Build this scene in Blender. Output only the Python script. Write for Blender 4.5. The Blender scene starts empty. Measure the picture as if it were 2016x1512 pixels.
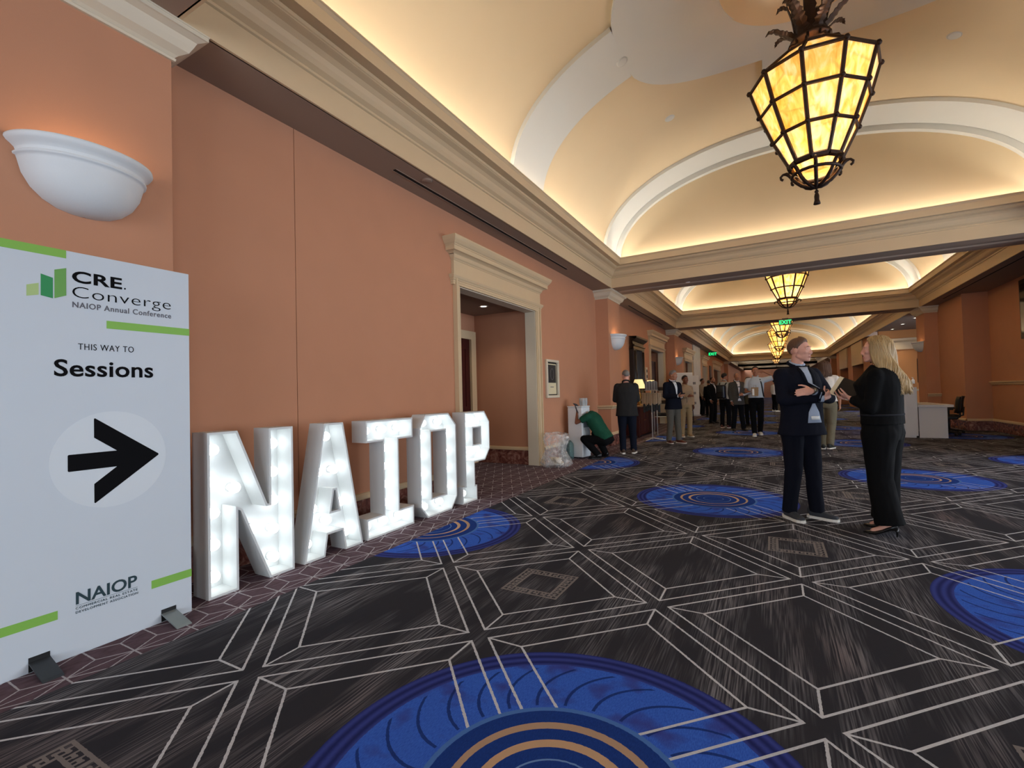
import bpy, bmesh, math, random
from mathutils import Vector, Matrix, noise
from mathutils.bvhtree import BVHTree
from mathutils.geometry import tessellate_polygon

random.seed(7)
PI = math.pi
scene = bpy.context.scene
col = scene.collection

# ------------------------------------------------------------------ measures (metres)
EYE = 1.32675
ZF = 3.845          # underside of soffits and beams
ZC = 4.457          # top lip of the cornice
XL, XR = -3.327, 4.300   # fascia planes of the vaulted bays
XW = -3.810         # left wall
XC = 0.487          # centre line of the corridor
CXP = 0.334         # cornice projection
Y0, Y1 = 1.637, 11.130
BT = 0.938          # beam thickness
Y2, Y3 = 19.885, 47.38
BAYS = [(Y0, Y1), (Y1 + BT, Y2), (Y2 + BT, Y3)]

# ------------------------------------------------------------------ camera
cam_d = bpy.data.cameras.new('camera')
cam = bpy.data.objects.new('camera', cam_d)
col.objects.link(cam)
yaw, pit, rol = 0.50499, 0.02208, -0.02502
fwd = Vector((-math.sin(yaw) * math.cos(pit), math.cos(yaw) * math.cos(pit), math.sin(pit)))
rgt = Vector((math.cos(yaw), math.sin(yaw), 0))
upv = rgt.cross(fwd)
r2 = math.cos(rol) * rgt + math.sin(rol) * upv
u2 = -math.sin(rol) * rgt + math.cos(rol) * upv
m3 = Matrix((r2, u2, -fwd)).transposed()
cam.matrix_world = Matrix.Translation((0, 0, EYE)) @ m3.to_4x4()
cam_d.sensor_width = 36.0
cam_d.lens = 36.0 * 925.0 / 2016.0
cam_d.clip_start = 0.05
cam_d.clip_end = 300
scene.camera = cam

# ------------------------------------------------------------------ world, daylight, cove lights, exposure
scene.view_settings.view_transform = 'Standard'
scene.view_settings.look = 'None'
scene.view_settings.gamma = 1.0
scene.view_settings.use_curve_mapping = False
scene.view_settings.exposure = 0.0

world = bpy.data.worlds.new('world')
scene.world = world
world.use_nodes = True
wn = world.node_tree
wn.nodes['Background'].inputs['Color'].default_value = (0.80, 0.89, 1.0, 1)
wn.nodes['Background'].inputs['Strength'].default_value = 9.5

def area_light(name, loc, direction, sx, sy, power, color, xaxis=(1, 0, 0), portal=False):
    d = bpy.data.lights.new(name, 'AREA')
    d.shape = 'RECTANGLE'
    d.size, d.size_y = sx, sy
    d.energy = power
    d.color = color
    if portal:
        d.cycles.is_portal = True
    o = bpy.data.objects.new(name, d)
    col.objects.link(o)
    z = -Vector(direction).normalized()
    x = Vector(xaxis).normalized()
    y = z.cross(x).normalized()
    o.matrix_world = Matrix.Translation(loc) @ Matrix((x, y, z)).transposed().to_4x4()
    return o

def spot_light(name, loc, power, color, angle=1.9, blend=0.8, radius=0.05, direction=(0, 0, -1)):
    d = bpy.data.lights.new(name, 'SPOT')
    d.energy, d.color, d.spot_size, d.spot_blend, d.shadow_soft_size = power, color, angle, blend, radius
    o = bpy.data.objects.new(name, d)
    col.objects.link(o)
    o.location = loc
    o.rotation_euler = Vector(direction).to_track_quat('-Z', 'Y').to_euler()
    return o

def point_light(name, loc, power, color, radius=0.05):
    d = bpy.data.lights.new(name, 'POINT')
    d.energy, d.color, d.shadow_soft_size = power, color, radius
    o = bpy.data.objects.new(name, d)
    col.objects.link(o)
    o.location = loc
    return o

WARM = (1.0, 0.945, 0.86)
COVE_W = 9.5   # watts per metre of cove strip
for (ya, yb), k in zip(BAYS, (1.0, 1.15, 1.25)):
    ln = yb - ya - 2 * CXP
    ym = (ya + yb) / 2
    zz = ZC - 0.10
    # strips hidden behind the cornices throw their light up and across the vault
    for sgn, xx in ((1, XL + 0.21), (-1, XR - 0.21)):
        area_light('cove_strip', (xx, ym, zz), (0.35 * sgn, 0, 1.0), ln, 0.07, COVE_W * ln * k, WARM, (0, 1, 0))
    w = XR - XL - 2 * CXP
    for sgn, yy in ((1, ya + 0.21), (-1, yb - 0.21)):
        area_light('cove_strip', (XC, yy, zz), (0, 0.35 * sgn, 1.0), w, 0.07, COVE_W * w * k * 0.8, WARM, (1, 0, 0))

# daylight windows stand in the wall behind the camera and to its right (built further down)
WINDOWS_BACK = [(-2.6, 0.2), (0.8, 3.6)]          # x ranges, wall at y = YB
WINDOWS_SIDE = [(-5.6, -3.0), (2.2, 5.0), (5.5, 8.3), (8.7, 11.0)]        # y ranges, wall at x = XS
YB, XS = -7.0, 7.2
for a, b in WINDOWS_BACK:
    area_light('window_portal', ((a + b) / 2, YB - 0.05, 1.7), (0, 1, 0), b - a, 3.0, 1, (1, 1, 1), (1, 0, 0), True)
for a, b in WINDOWS_SIDE:
    area_light('window_portal', (XS + 0.05, (a + b) / 2, 1.7), (-1, 0, 0), b - a, 3.0, 1, (1, 1, 1), (0, 1, 0), True)

# ------------------------------------------------------------------ colour and material helpers
def lin(c):
    if isinstance(c, str):
        c = tuple(int(c[i:i + 2], 16) / 255 for i in (0, 2, 4))
    return tuple((x / 12.92) if x <= 0.04045 else ((x + 0.055) / 1.055) ** 2.4 for x in c) + (1.0,)

MATS = {}

def mat(name, color, rough=0.6, metal=0.0, vary=0.06, scale=20.0, bump=0.0, bscale=200.0, spec=0.5,
        emit=None, estr=0.0, alpha=None, trans=0.0, ior=1.45, stretch=None, coat=0.0):
    if name in MATS:
        return MATS[name]
    m = bpy.data.materials.new(name)
    m.use_nodes = True
    nt = m.node_tree
    b = nt.nodes['Principled BSDF']
    b.inputs['Roughness'].default_value = rough
    b.inputs['Metallic'].default_value = metal
    b.inputs['Specular IOR Level'].default_value = spec
    b.inputs['IOR'].default_value = ior
    b.inputs['Transmission Weight'].default_value = trans
    b.inputs['Coat Weight'].default_value = coat
    c = lin(color)
    tc = nt.nodes.new('ShaderNodeTexCoord')
    mp = nt.nodes.new('ShaderNodeMapping')
    nt.links.new(tc.outputs['Object'], mp.inputs['Vector'])
    if stretch:
        mp.inputs['Scale'].default_value = stretch
    if vary > 0:
        n = nt.nodes.new('ShaderNodeTexNoise')
        n.inputs['Scale'].default_value = scale
        n.inputs['Detail'].default_value = 4
        nt.links.new(mp.outputs['Vector'], n.inputs['Vector'])
        r = nt.nodes.new('ShaderNodeMix')
        r.data_type = 'RGBA'
        r.inputs[6].default_value = tuple(x * (1 - vary) for x in c[:3]) + (1,)
        r.inputs[7].default_value = tuple(min(1, x * (1 + vary)) for x in c[:3]) + (1,)
        nt.links.new(n.outputs['Fac'], r.inputs[0])
        nt.links.new(r.outputs[2], b.inputs['Base Color'])
    else:
        b.inputs['Base Color'].default_value = c
    if bump > 0:
        n2 = nt.nodes.new('ShaderNodeTexNoise')
        n2.inputs['Scale'].default_value = bscale
        n2.inputs['Detail'].default_value = 3
        nt.links.new(mp.outputs['Vector'], n2.inputs['Vector'])
        bp = nt.nodes.new('ShaderNodeBump')
        bp.inputs['Strength'].default_value = bump
        bp.inputs['Distance'].default_value = 0.01
        nt.links.new(n2.outputs['Fac'], bp.inputs['Height'])
        nt.links.new(bp.outputs['Normal'], b.inputs['Normal'])
    if emit is not None:
        b.inputs['Emission Color'].default_value = lin(emit)
        b.inputs['Emission Strength'].default_value = estr
    if alpha is not None:
        b.inputs['Alpha'].default_value = alpha
    MATS[name] = m
    return m

# ------------------------------------------------------------------ mesh helpers
class MB:
    """collects shapes and links them as one mesh object"""
    def __init__(self):
        self.v, self.f, self.s, self.mi = [], [], [], []

    def add(self, vs, fs, smooth=False, mi=0):
        o = len(self.v)
        self.v += [tuple(x) for x in vs]
        for f in fs:
            self.f.append(tuple(i + o for i in f))
            self.s.append(smooth)
            self.mi.append(mi)
        return self

    def box(self, x0, x1, y0, y1, z0, z1, mi=0):
        vs = [(x, y, z) for z in (z0, z1) for y in (y0, y1) for x in (x0, x1)]
        return self.add(vs, [(0, 2, 3, 1), (4, 5, 7, 6), (0, 1, 5, 4), (2, 6, 7, 3), (0, 4, 6, 2), (1, 3, 7, 5)], mi=mi)

    def bevbox(self, x0, x1, y0, y1, z0, z1, b=0.01, mi=0):
        """box with chamfered edges all round"""
        b = min(b, (x1 - x0) / 2.01, (y1 - y0) / 2.01, (z1 - z0) / 2.01)
        bm = bmesh.new()
        bmesh.ops.create_cube(bm, size=1)
        for v in bm.verts:
            v.co = Vector(((x0 + x1) / 2 + v.co.x * (x1 - x0), (y0 + y1) / 2 + v.co.y * (y1 - y0), (z0 + z1) / 2 + v.co.z * (z1 - z0)))
        bmesh.ops.bevel(bm, geom=bm.edges[:] , offset=b, segments=2, affect='EDGES', profile=0.5)
        self.bm(bm, mi=mi)
        return self

    def bm(self, bm, smooth=False, mi=0, M=None):
        bm.verts.index_update()
        self.add([(M @ v.co) if M else v.co[:] for v in bm.verts], [[v.index for v in f.verts] for f in bm.faces], smooth, mi)
        bm.free()
        return self

    def quad(self, a, b, c, d, mi=0):
        return self.add([a, b, c, d], [(0, 1, 2, 3)], mi=mi)

    def prism(self, poly, axis, d0, d1, mi=0, smooth=False):
        """poly: 2-D outline (the two axes left over, in x,y,z order); extruded along axis from d0 to d1"""
        n = len(poly)
        def P(p, d):
            l = list(p); l.insert(axis, d); return tuple(l)
        tri = tessellate_polygon([[Vector((p[0], p[1], 0)) for p in poly]])
        vs = [P(p, d0) for p in poly] + [P(p, d1) for p in poly]
        fs = [tuple(t) for t in tri] + [tuple(n + i for i in reversed(t)) for t in tri]
        fs += [(i, (i + 1) % n, n + (i + 1) % n, n + i) for i in range(n)]
        return self.add(vs, fs, smooth, mi)

    def lathe(self, prof, n=24, c=(0, 0, 0), a0=0, a1=2 * PI, smooth=True, mi=0, M=None, sx=1, sy=1):
        full = abs(a1 - a0 - 2 * PI) < 1e-6
        k = n if full else n + 1
        vs = []
        for r, z in prof:
            for i in range(k):
                a = a0 + (a1 - a0) * i / n
                p = Vector((c[0] + r * math.cos(a) * sx, c[1] + r * math.sin(a) * sy, c[2] + z))
                vs.append(M @ p if M else p)
        fs = []
        for j in range(len(prof) - 1):
            for i in range(n):
                i2 = (i + 1) % k
                fs.append((j * k + i, j * k + i2, (j + 1) * k + i2, (j + 1) * k + i))
        return self.add(vs, fs, smooth, mi)

    def tube(self, path, rad, n=8, smooth=True, mi=0, cap=True, flat=1.0):
        path = [Vector(p) for p in path]
        m = len(path)
        if not hasattr(rad, '__len__'):
            rad = [rad] * m
        vs = []
        t0 = (path[1] - path[0]).normalized()
        u = t0.orthogonal().normalized()
        for i, p in enumerate(path):
            t = (path[min(i + 1, m - 1)] - path[max(i - 1, 0)])
            if t.length < 1e-9: t = t0
            t = t.normalized()
            u = (u - t * u.dot(t))
            u = u.normalized() if u.length > 1e-6 else t.orthogonal().normalized()
            w = t.cross(u)
            for k in range(n):
                a = 2 * PI * k / n
                vs.append(p + (u * math.cos(a) + w * math.sin(a) * flat) * rad[i])
        fs = [(i * n + k, i * n + (k + 1) % n, (i + 1) * n + (k + 1) % n, (i + 1) * n + k) for i in range(m - 1) for k in range(n)]
        if cap:
            fs += [tuple(reversed(range(n))), tuple((m - 1) * n + k for k in range(n))]
        return self.add(vs, fs, smooth, mi)

    def sphere(self, c, r, n=16, m=8, mi=0, M=None):
        if not hasattr(r, '__len__'): r = (r, r, r)
        vs, fs = [], []
        for j in range(m + 1):
            th = PI * j / m
            for i in range(n):
                a = 2 * PI * i / n
                p = Vector((r[0] * math.sin(th) * math.cos(a), r[1] * math.sin(th) * math.sin(a), r[2] * math.cos(th)))
                vs.append((M @ p if M else p) + Vector(c))
        for j in range(m):
            for i in range(n):
                fs.append((j * n + i, (j + 1) * n + i, (j + 1) * n + (i + 1) % n, j * n + (i + 1) % n))
        return self.add(vs, fs, True, mi)

    def sweep(self, prof, p0, p1, out, mi=0, smooth=False, m0=0.0, m1=0.0):
        """prof: (outward, z) points swept from p0 to p1 (horizontal line); m0, m1: mitre shift of each end per metre of outward"""
        p0, p1, out = Vector(p0), Vector(p1), Vector(out).normalized()
        d = (p1 - p0).normalized()
        n = len(prof)
        vs = [p0 + out * o + Vector((0, 0, z)) + d * (m0 * o) for o, z in prof] + [p1 + out * o + Vector((0, 0, z)) - d * (m1 * o) for o, z in prof]
        fs = [(i, i + 1, n + i + 1, n + i) for i in range(n - 1)]
        return self.add(vs, fs, smooth, mi)

    def build(self, name, m=None, parent=None, loc=None, merge=True):
        me = bpy.data.meshes.new(name)
        me.from_pydata(self.v, [], self.f)
        for p, s_, k in zip(me.polygons, self.s, self.mi):
            p.use_smooth = s_
            p.material_index = k
        ms = m if isinstance(m, (list, tuple)) else [m]
        for x in ms:
            if x: me.materials.append(x)
        me.update()
        bm = bmesh.new(); bm.from_mesh(me)
        if merge: bmesh.ops.remove_doubles(bm, verts=bm.verts, dist=1e-6)
        bmesh.ops.recalc_face_normals(bm, faces=bm.faces)
        bm.to_mesh(me); bm.free()
        return link(name, me, parent, loc)

def link(name, me, parent=None, loc=None):
    o = bpy.data.objects.new(name, me)
    col.objects.link(o)
    if loc: o.location = loc
    if parent is not None:
        o.parent = parent
    return o

def tag(o, label=None, cat=None, group=None, kind=None):
    if label: o['label'] = label
    if cat: o['category'] = cat
    if group: o['group'] = group
    if kind: o['kind'] = kind
    return o

def thing(name, label, cat, loc=(0, 0, 0), rotz=0, group=None):
    o = bpy.data.objects.new(name, None)
    o.empty_display_size = 0.1
    col.objects.link(o)
    o.location = loc
    o.rotation_euler = (0, 0, rotz)
    return tag(o, label, cat, group)

def struct(name, mb, m, parent=None):
    o = mb.build(name, m, parent)
    if parent is None: o['kind'] = 'structure'
    return o

def dup(o, parent=None):
    c = o.copy()
    col.objects.link(c)
    if parent is not None: c.parent = parent
    for ch in o.children:
        dup(ch, c)
    return c

def text_mesh(s, size, sx=1.0, spacing=1.0, offset=0.0, align='LEFT', depth=0.0008):
    """flat lettering as a mesh in the xy plane; returns vertices, faces, width"""
    cu = bpy.data.curves.new('lettering', 'FONT')
    cu.body = s
    cu.size = size
    cu.space_character = spacing
    cu.offset = offset
    cu.extrude = depth
    cu.align_x = align
    cu.resolution_u = 4
    ob = bpy.data.objects.new('lettering', cu)
    col.objects.link(ob)
    dg = bpy.context.evaluated_depsgraph_get()
    me = bpy.data.meshes.new_from_object(ob.evaluated_get(dg))
    vs = [Vector((v.co.x * sx, v.co.y, v.co.z)) for v in me.vertices]
    fs = [tuple(p.vertices) for p in me.polygons]
    bpy.data.objects.remove(ob)
    bpy.data.meshes.remove(me)
    bpy.data.curves.remove(cu)
    return vs, fs
# ------------------------------------------------------------------ materials of the room
M_WALL = mat('terracotta_wall', 'BC8769', 0.75, vary=0.05, scale=3, bump=0.12, bscale=380, spec=0.25)
M_CREAM = mat('cream_trim', 'CDB592', 0.5, vary=0.03, scale=6, bump=0.03, bscale=120, spec=0.35)
M_CREAM2 = mat('pale_trim', 'D2C6B0', 0.5, vary=0.03, scale=6, spec=0.35)
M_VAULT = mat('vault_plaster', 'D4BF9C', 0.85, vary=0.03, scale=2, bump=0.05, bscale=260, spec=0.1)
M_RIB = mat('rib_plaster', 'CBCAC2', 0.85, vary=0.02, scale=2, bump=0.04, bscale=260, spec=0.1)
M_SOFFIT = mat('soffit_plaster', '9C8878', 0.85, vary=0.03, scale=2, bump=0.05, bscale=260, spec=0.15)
M_BLACK = mat('black_slot', '070707', 0.9, vary=0)
M_DARKWOOD = mat('dark_red_wood', '3C100C', 0.45, vary=0.35, scale=6, stretch=(6, 6, 0.6), spec=0.4)
M_EBONY = mat('ebony_wood', '1E140F', 0.4, vary=0.3, scale=8, stretch=(6, 6, 0.6))
M_BRONZE = mat('dark_bronze', '33241B', 0.5, metal=0.6, vary=0.35, scale=30, bump=0.25, bscale=60)
M_WHITE = mat('white_paint', 'E8E8E4', 0.45, vary=0.02, scale=10)
M_BLACKPL = mat('black_plastic', '0C0C0D', 0.5, vary=0.1)

def marble_material():
    m = bpy.data.materials.new('rosso_marble')
    m.use_nodes = True
    nt = m.node_tree
    b = nt.nodes['Principled BSDF']
    tc = nt.nodes.new('ShaderNodeTexCoord')
    n = nt.nodes.new('ShaderNodeTexNoise'); n.inputs['Scale'].default_value = 7; n.inputs['Detail'].default_value = 8; n.inputs['Distortion'].default_value = 2.2
    r = nt.nodes.new('ShaderNodeValToRGB')
    r.color_ramp.elements[0].position = 0.3; r.color_ramp.elements[0].color = lin('4E2A24')
    r.color_ramp.elements[1].position = 0.72; r.color_ramp.elements[1].color = lin('A98272')
    e = r.color_ramp.elements.new(0.5); e.color = lin('7B4A40')
    nt.links.new(tc.outputs['Object'], n.inputs['Vector'])
    nt.links.new(n.outputs['Fac'], r.inputs['Fac'])
    nt.links.new(r.outputs['Color'], b.inputs['Base Color'])
    b.inputs['Roughness'].default_value = 0.25
    return m
M_MARBLE = marble_material()

# ------------------------------------------------------------------ carpet (flat print, so it lives in the material)
class NX:
    nt = None
    def __init__(self, s): self.s = s
    @staticmethod
    def op(o, *a):
        n = NX.nt.nodes.new('ShaderNodeMath'); n.operation = o
        for i, x in enumerate(a):
            if isinstance(x, NX): NX.nt.links.new(x.s, n.inputs[i])
            else: n.inputs[i].default_value = x
        return NX(n.outputs[0])
    def __add__(s, o): return NX.op('ADD', s, o)
    def __sub__(s, o): return NX.op('SUBTRACT', s, o)
    def __rsub__(s, o): return NX.op('SUBTRACT', o, s)
    def __mul__(s, o): return NX.op('MULTIPLY', s, o)
    def __truediv__(s, o): return NX.op('DIVIDE', s, o)
    def __lt__(s, o): return NX.op('LESS_THAN', s, o)
    def __gt__(s, o): return NX.op('GREATER_THAN', s, o)
    def abs(s): return NX.op('ABSOLUTE', s)
    def fract(s): return NX.op('FRACT', s)
    def floor(s): return NX.op('FLOOR', s)
    def min(s, o): return NX.op('MINIMUM', s, o)
    def max(s, o): return NX.op('MAXIMUM', s, o)
    def near(s, v, w): return (s - v).abs() < w

def carpet_material():
    m = bpy.data.materials.new('patterned_carpet')
    m.use_nodes = True
    nt = m.node_tree
    NX.nt = nt
    b = nt.nodes['Principled BSDF']
    b.inputs['Roughness'].default_value = 1.0
    b.inputs['Specular IOR Level'].default_value = 0.05
    tc = nt.nodes.new('ShaderNodeTexCoord')
    sep = nt.nodes.new('ShaderNodeSeparateXYZ')
    # a slight wobble so printed lines look tufted
    wob = nt.nodes.new('ShaderNodeTexNoise'); wob.inputs['Scale'].default_value = 60
    nt.links.new(tc.outputs['Object'], wob.inputs['Vector'])
    nt.links.new(tc.outputs['Object'], sep.inputs[0])
    W = (NX(wob.outputs['Fac']) - 0.5) * 0.006
    X = NX(sep.outputs['X']) + W
    Y = NX(sep.outputs['Y']) + W
    G, X00, Y00 = 0.79938, -2.2648, 1.39543
    a = (X - X00) / G
    bb = (Y - Y00) / G
    u = (a + bb) * 0.5
    v = (bb - a) * 0.5

    def noise_tex(scale, vec_scale, detail=3):
        mp = nt.nodes.new('ShaderNodeMapping'); mp.inputs['Scale'].default_value = vec_scale
        nt.links.new(tc.outputs['Object'], mp.inputs['Vector'])
        n = nt.nodes.new('ShaderNodeTexNoise'); n.inputs['Scale'].default_value = scale; n.inputs['Detail'].default_value = detail
        nt.links.new(mp.outputs['Vector'], n.inputs['Vector'])
        return NX(n.outputs['Fac'])

    def mixc(fac, c1, c2):
        n = nt.nodes.new('ShaderNodeMix'); n.data_type = 'RGBA'
        for sock, c in ((n.inputs[6], c1), (n.inputs[7], c2)):
            if isinstance(c, str): sock.default_value = lin(c)
            else: nt.links.new(c, sock)
        if isinstance(fac, NX): nt.links.new(fac.s, n.inputs[0])
        else: n.inputs[0].default_value = fac
        return n.outputs[2]

    # field: charcoal ground with woven streaks along the corridor
    patch = noise_tex(1.0, (5.0, 1.1, 1), 2)
    streak = noise_tex(1.0, (120.0, 3.0, 1), 2)
    fine = noise_tex(1.0, (330.0, 9.0, 1), 1)
    sel = NX.op('SMOOTH_MIN', NX.op('MAXIMUM', (patch - 0.42) * 5.0, 0.0), 1.0, 0.1)
    st = NX.op('MINIMUM', NX.op('MAXIMUM', (streak - 0.42) * 4.0, 0.0), 1.0)
    amt = st * sel * (fine * 0.8 + 0.4)
    ground = mixc(NX.op('MINIMUM', amt, 1.0), '35353B', '86858A')
    red = noise_tex(1.0, (0.9, 0.5, 1), 2)
    ground = mixc(NX.op('MINIMUM', NX.op('MAXIMUM', (red - 0.52) * 4.0, 0.0), 1.0) * amt * 0.9, ground, '6B4A44')

    # greek key squares
    du, dv = u.fract() - 0.5, v.fract() - 0.5
    lx = ((du - dv) * G).abs()
    ly = ((du + dv) * G).abs()
    q = lx.max(ly)
    tt = lx.min(ly)
    ka = NX.op('WRAP', u.floor() - v.floor() + 0.25, 6.0, 0.0)
    kb = NX.op('WRAP', u.floor() + v.floor() + 1.25, 6.0, 0.0)
    cell = (ka.near(1.25, 0.5) * kb.near(2.25, 0.5)).max(ka.near(3.25, 0.5) * kb.near(4.25, 0.5)).max(ka.near(0.25, 0.5) * kb.near(5.25, 0.5)).max(ka.near(4.25, 0.5) * kb.near(1.25, 0.5))
    ph = (tt / 0.052).fract()
    kk = (ph < 0.22).max(((q - 0.168).abs() < 0.008) * (ph > 0.45)).max(ph.near(0.62, 0.11) * (q < 0.178))
    key = (q.near(0.198, 0.008)).max(q.near(0.137, 0.008)).max(kk * (q < 0.2) * (q > 0.135)) * cell
    ground = mixc(key * 0.75, ground, '8C8582')

    # medallions on every third crossing
    mu = ((u - 1.0) / 3.0 + 0.5).fract() * 3.0 - 1.5
    mv = ((v - 2.0) / 3.0 + 0.5).fract() * 3.0 - 1.5
    r = NX.op('SQRT', mu * mu + mv * mv) * (G * math.sqrt(2))
    ang = NX.op('ARCTAN2', mv, mu)
    mot = noise_tex(1.0, (260.0, 60.0, 1), 2)
    blue = mixc(mot, '1F46AC', '4C7BE2')
    purp = noise_tex(1.0, (6.0, 6.0, 1), 2)
    blue = mixc(NX.op('MINIMUM', NX.op('MAXIMUM', (purp - 0.53) * 5.0, 0.0), 0.8), blue, '3C3A80')
    petal = ((ang * (26.0 / (2 * PI)) + (r - 0.475) * (r - 0.475) * 14.0).fract() - 0.5).abs() < 0.055
    petal = petal * (r < 0.76) * (r > 0.49)
    blue = mixc(petal * 0.8, blue, '1B2C66')
    rim = mixc(NX.op('SINE', r * 130.0) * 0.5 + 0.5, '262C66', '3A4690')
    ring = mixc(r > 0.785, blue, rim)
    disc = mixc(mot, '1A3070', '25489A')
    disc = mixc(r.near(0.465, 0.012), disc, '4F78BC')
    gw = NX.op('SINE', ang + 0.6) * 0.006
    disc = mixc(NX.op('LESS_THAN', (r - 0.366).abs(), gw + 0.0125), disc, 'B5977E')
    disc = mixc(NX.op('LESS_THAN', (r - 0.270).abs(), gw + 0.0135), disc, 'C7A483')
    disc = mixc(r.near(0.190, 0.004), disc, '6C8FC4')
    disc = mixc(r.near(0.110, 0.004), disc, '5577AE')
    med = mixc(r < 0.475, ring, disc)
    col_ = mixc(r < 0.90, ground, med)

    # white lattice lines
    c = du.abs().max(dv.abs())
    w = 0.0056
    line = c.near(0.458, w).max(c.near(0.332, w))
    dia = ((du.abs() - dv.abs()).abs() < 0.0075) * (c < 0.458) * (c > 0.332)
    line = line.max(dia) * (r > 0.475)
    lt = noise_tex(1.0, (120, 120, 1), 2)
    col_ = mixc(NX.op('MINIMUM', line * (lt * 0.5 + 0.68), 1.0), col_, 'CDD0D6')

    # border: rhombille mosaic beside the left wall
    s3 = 0.281
    by = Y - (1.8018 - 10 * 0.281)
    bx = X - (-3.0465 - 10 * 0.48670)
    w3 = s3 * math.sqrt(3)
    def hexd(ox, oy):
        xx = (((bx + ox) / w3).fract() - 0.5) * w3
        yy = (((by + oy) / s3).fract() - 0.5) * s3
        return xx, yy, xx * xx + yy * yy
    x1, y1, d1 = hexd(w3 * 0.5, s3 * 0.5)
    x2, y2, d2 = hexd(0.0, 0.0)
    pick = d1 < d2
    hx = x1 * pick + x2 * (1.0 - pick)
    hy = y1 * pick + y2 * (1.0 - pick)
    th = NX.op('ARCTAN2', hy, hx)
    hr = NX.op('SQRT', hx * hx + hy * hy)
    fold = ((th / (PI / 3)) + 0.5).fract() - 0.5
    spoke = NX.op('SINE', fold * (PI / 3)).abs() * hr
    bl = (spoke < 0.0042).max(hx.abs() < 0.0035)
    shade = noise_tex(1.0, (40, 14, 1), 3)
    bcol = mixc(shade, '40333A', '77626A')
    bcol = mixc(bl * 0.85, bcol, 'B9B5BA')
    col_ = mixc(X < -2.97, col_, bcol)

    nt.links.new(col_, b.inputs['Base Color'])
    pile = nt.nodes.new('ShaderNodeTexNoise'); pile.inputs['Scale'].default_value = 420
    nt.links.new(tc.outputs['Object'], pile.inputs['Vector'])
    bp = nt.nodes.new('ShaderNodeBump'); bp.inputs['Strength'].default_value = 0.35; bp.inputs['Distance'].default_value = 0.006
    nt.links.new(pile.outputs['Fac'], bp.inputs['Height'])
    nt.links.new(bp.outputs['Normal'], b.inputs['Normal'])
    return m

M_CARPET = carpet_material()
YE = 74.0
struct('floor', MB().box(-8, 9.5, YB - 0.3, YE + 0.3, -0.12, 0), M_CARPET)

# ------------------------------------------------------------------ left wall with door openings
DOORS_L = [(5.40, 7.83, 2.86), (17.20, 19.55, 2.86), (24.75, 27.2, 2.80), (31.6, 33.9, 2.85), (38.0, 43.3, 2.85)]
SEAM = 2.82
wl = MB()
edges = [YB, SEAM - 0.003, SEAM + 0.003]
def wall_run(mb, x0, x1, runs, z0, z1):
    for a_, b_ in runs: mb.box(x0, x1, a_, b_, z0, z1)
runs = [(YB, SEAM - 0.003)]
y = SEAM + 0.003
for a_, b_, t_ in DOORS_L:
    runs.append((y, a_)); y = b_
runs.append((y, YE))
for a_, b_ in runs: wl.box(XW - 0.2, XW, a_, b_, 0, ZF + 0.02)
for a_, b_, t_ in DOORS_L: wl.box(XW - 0.2, XW, a_, b_, t_, ZF + 0.02)
wl.box(XW - 0.2, XW - 0.01, SEAM - 0.003, SEAM + 0.003, 0, ZF + 0.02)
wall_left = struct('wall_left', wl, M_WALL)

# alcove behind the first opening
al = MB()
al.box(-5.3, -5.2, 5.0, 8.0, 0, 3.1)
al.box(-5.3, XW - 0.19, 7.90, 8.0, 0, 3.1)
al.box(-5.3, XW - 0.19, 5.0, 5.1, 0, 3.1)
struct('wall_alcove', al, M_WALL)
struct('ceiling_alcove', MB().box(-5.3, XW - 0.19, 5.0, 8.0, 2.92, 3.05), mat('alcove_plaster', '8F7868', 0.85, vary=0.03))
# rooms behind the other openings are only dark recesses with doors
for i, (a_, b_, t_) in enumerate(DOORS_L[1:]):
    rc = MB()
    rc.box(-4.9, -4.8, a_ - 0.3, b_ + 0.3, 0, 3.0)
    rc.box(-4.9, XW - 0.19, a_ - 0.3, a_ - 0.1, 0, 3.0)
    rc.box(-4.9, XW - 0.19, b_ + 0.1, b_ + 0.3, 0, 3.0)
    rc.box(-4.9, XW - 0.19, a_ - 0.3, b_ + 0.3, 3.0, 3.1)
    struct('wall_recess_%d' % (i + 1), rc, M_WALL)

# ------------------------------------------------------------------ marble base with a cream cap, slab by slab
def base_run(name, p0, p1, out, first=0.0):
    p0, p1, out = Vector(p0), Vector(p1), Vector(out)
    d = p1 - p0; L = d.length; d.normalize()
    cap = MB().sweep([(0, 0.265), (0.032, 0.265), (0.036, 0.275), (0.030, 0.305), (0.018, 0.325), (0, 0.33)], p0, p1, out)
    root = struct(name, cap, M_CREAM)
    t = 0.0; k = 0
    while t < L - 0.01:
        e = min(t + 0.62, L)
        q0, q1 = p0 + d * (t + 0.0015), p0 + d * (e - 0.0015)
        s_ = MB()
        dep = 0.024 + 0.002 * ((k * 7) % 3)
        vs = [q0, q1, q1 + out * dep, q0 + out * dep]
        s_.add([v + Vector((0, 0, z)) for z in (0, 0.263) for v in vs], [(0, 1, 2, 3), (4, 7, 6, 5), (0, 4, 5, 1), (1, 5, 6, 2), (2, 6, 7, 3), (3, 7, 4, 0)])
        s_.build('marble_slab', M_MARBLE, root)
        t = e; k += 1
    return root
base_run('baseboard_left', (XW, YB, 0), (XW, 5.28, 0), (1, 0, 0))
base_run('baseboard_left', (XW, 8.08, 0), (XW, 11.29, 0), (1, 0, 0))
base_run('baseboard_left', (XW, 12.31, 0), (XW, 17.05, 0), (1, 0, 0))
base_run('baseboard_left', (XW, 19.70, 0), (XW, 24.6, 0), (1, 0, 0))
base_run('baseboard_left', (XW, 27.4, 0), (XW, 31.45, 0), (1, 0, 0))
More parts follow.
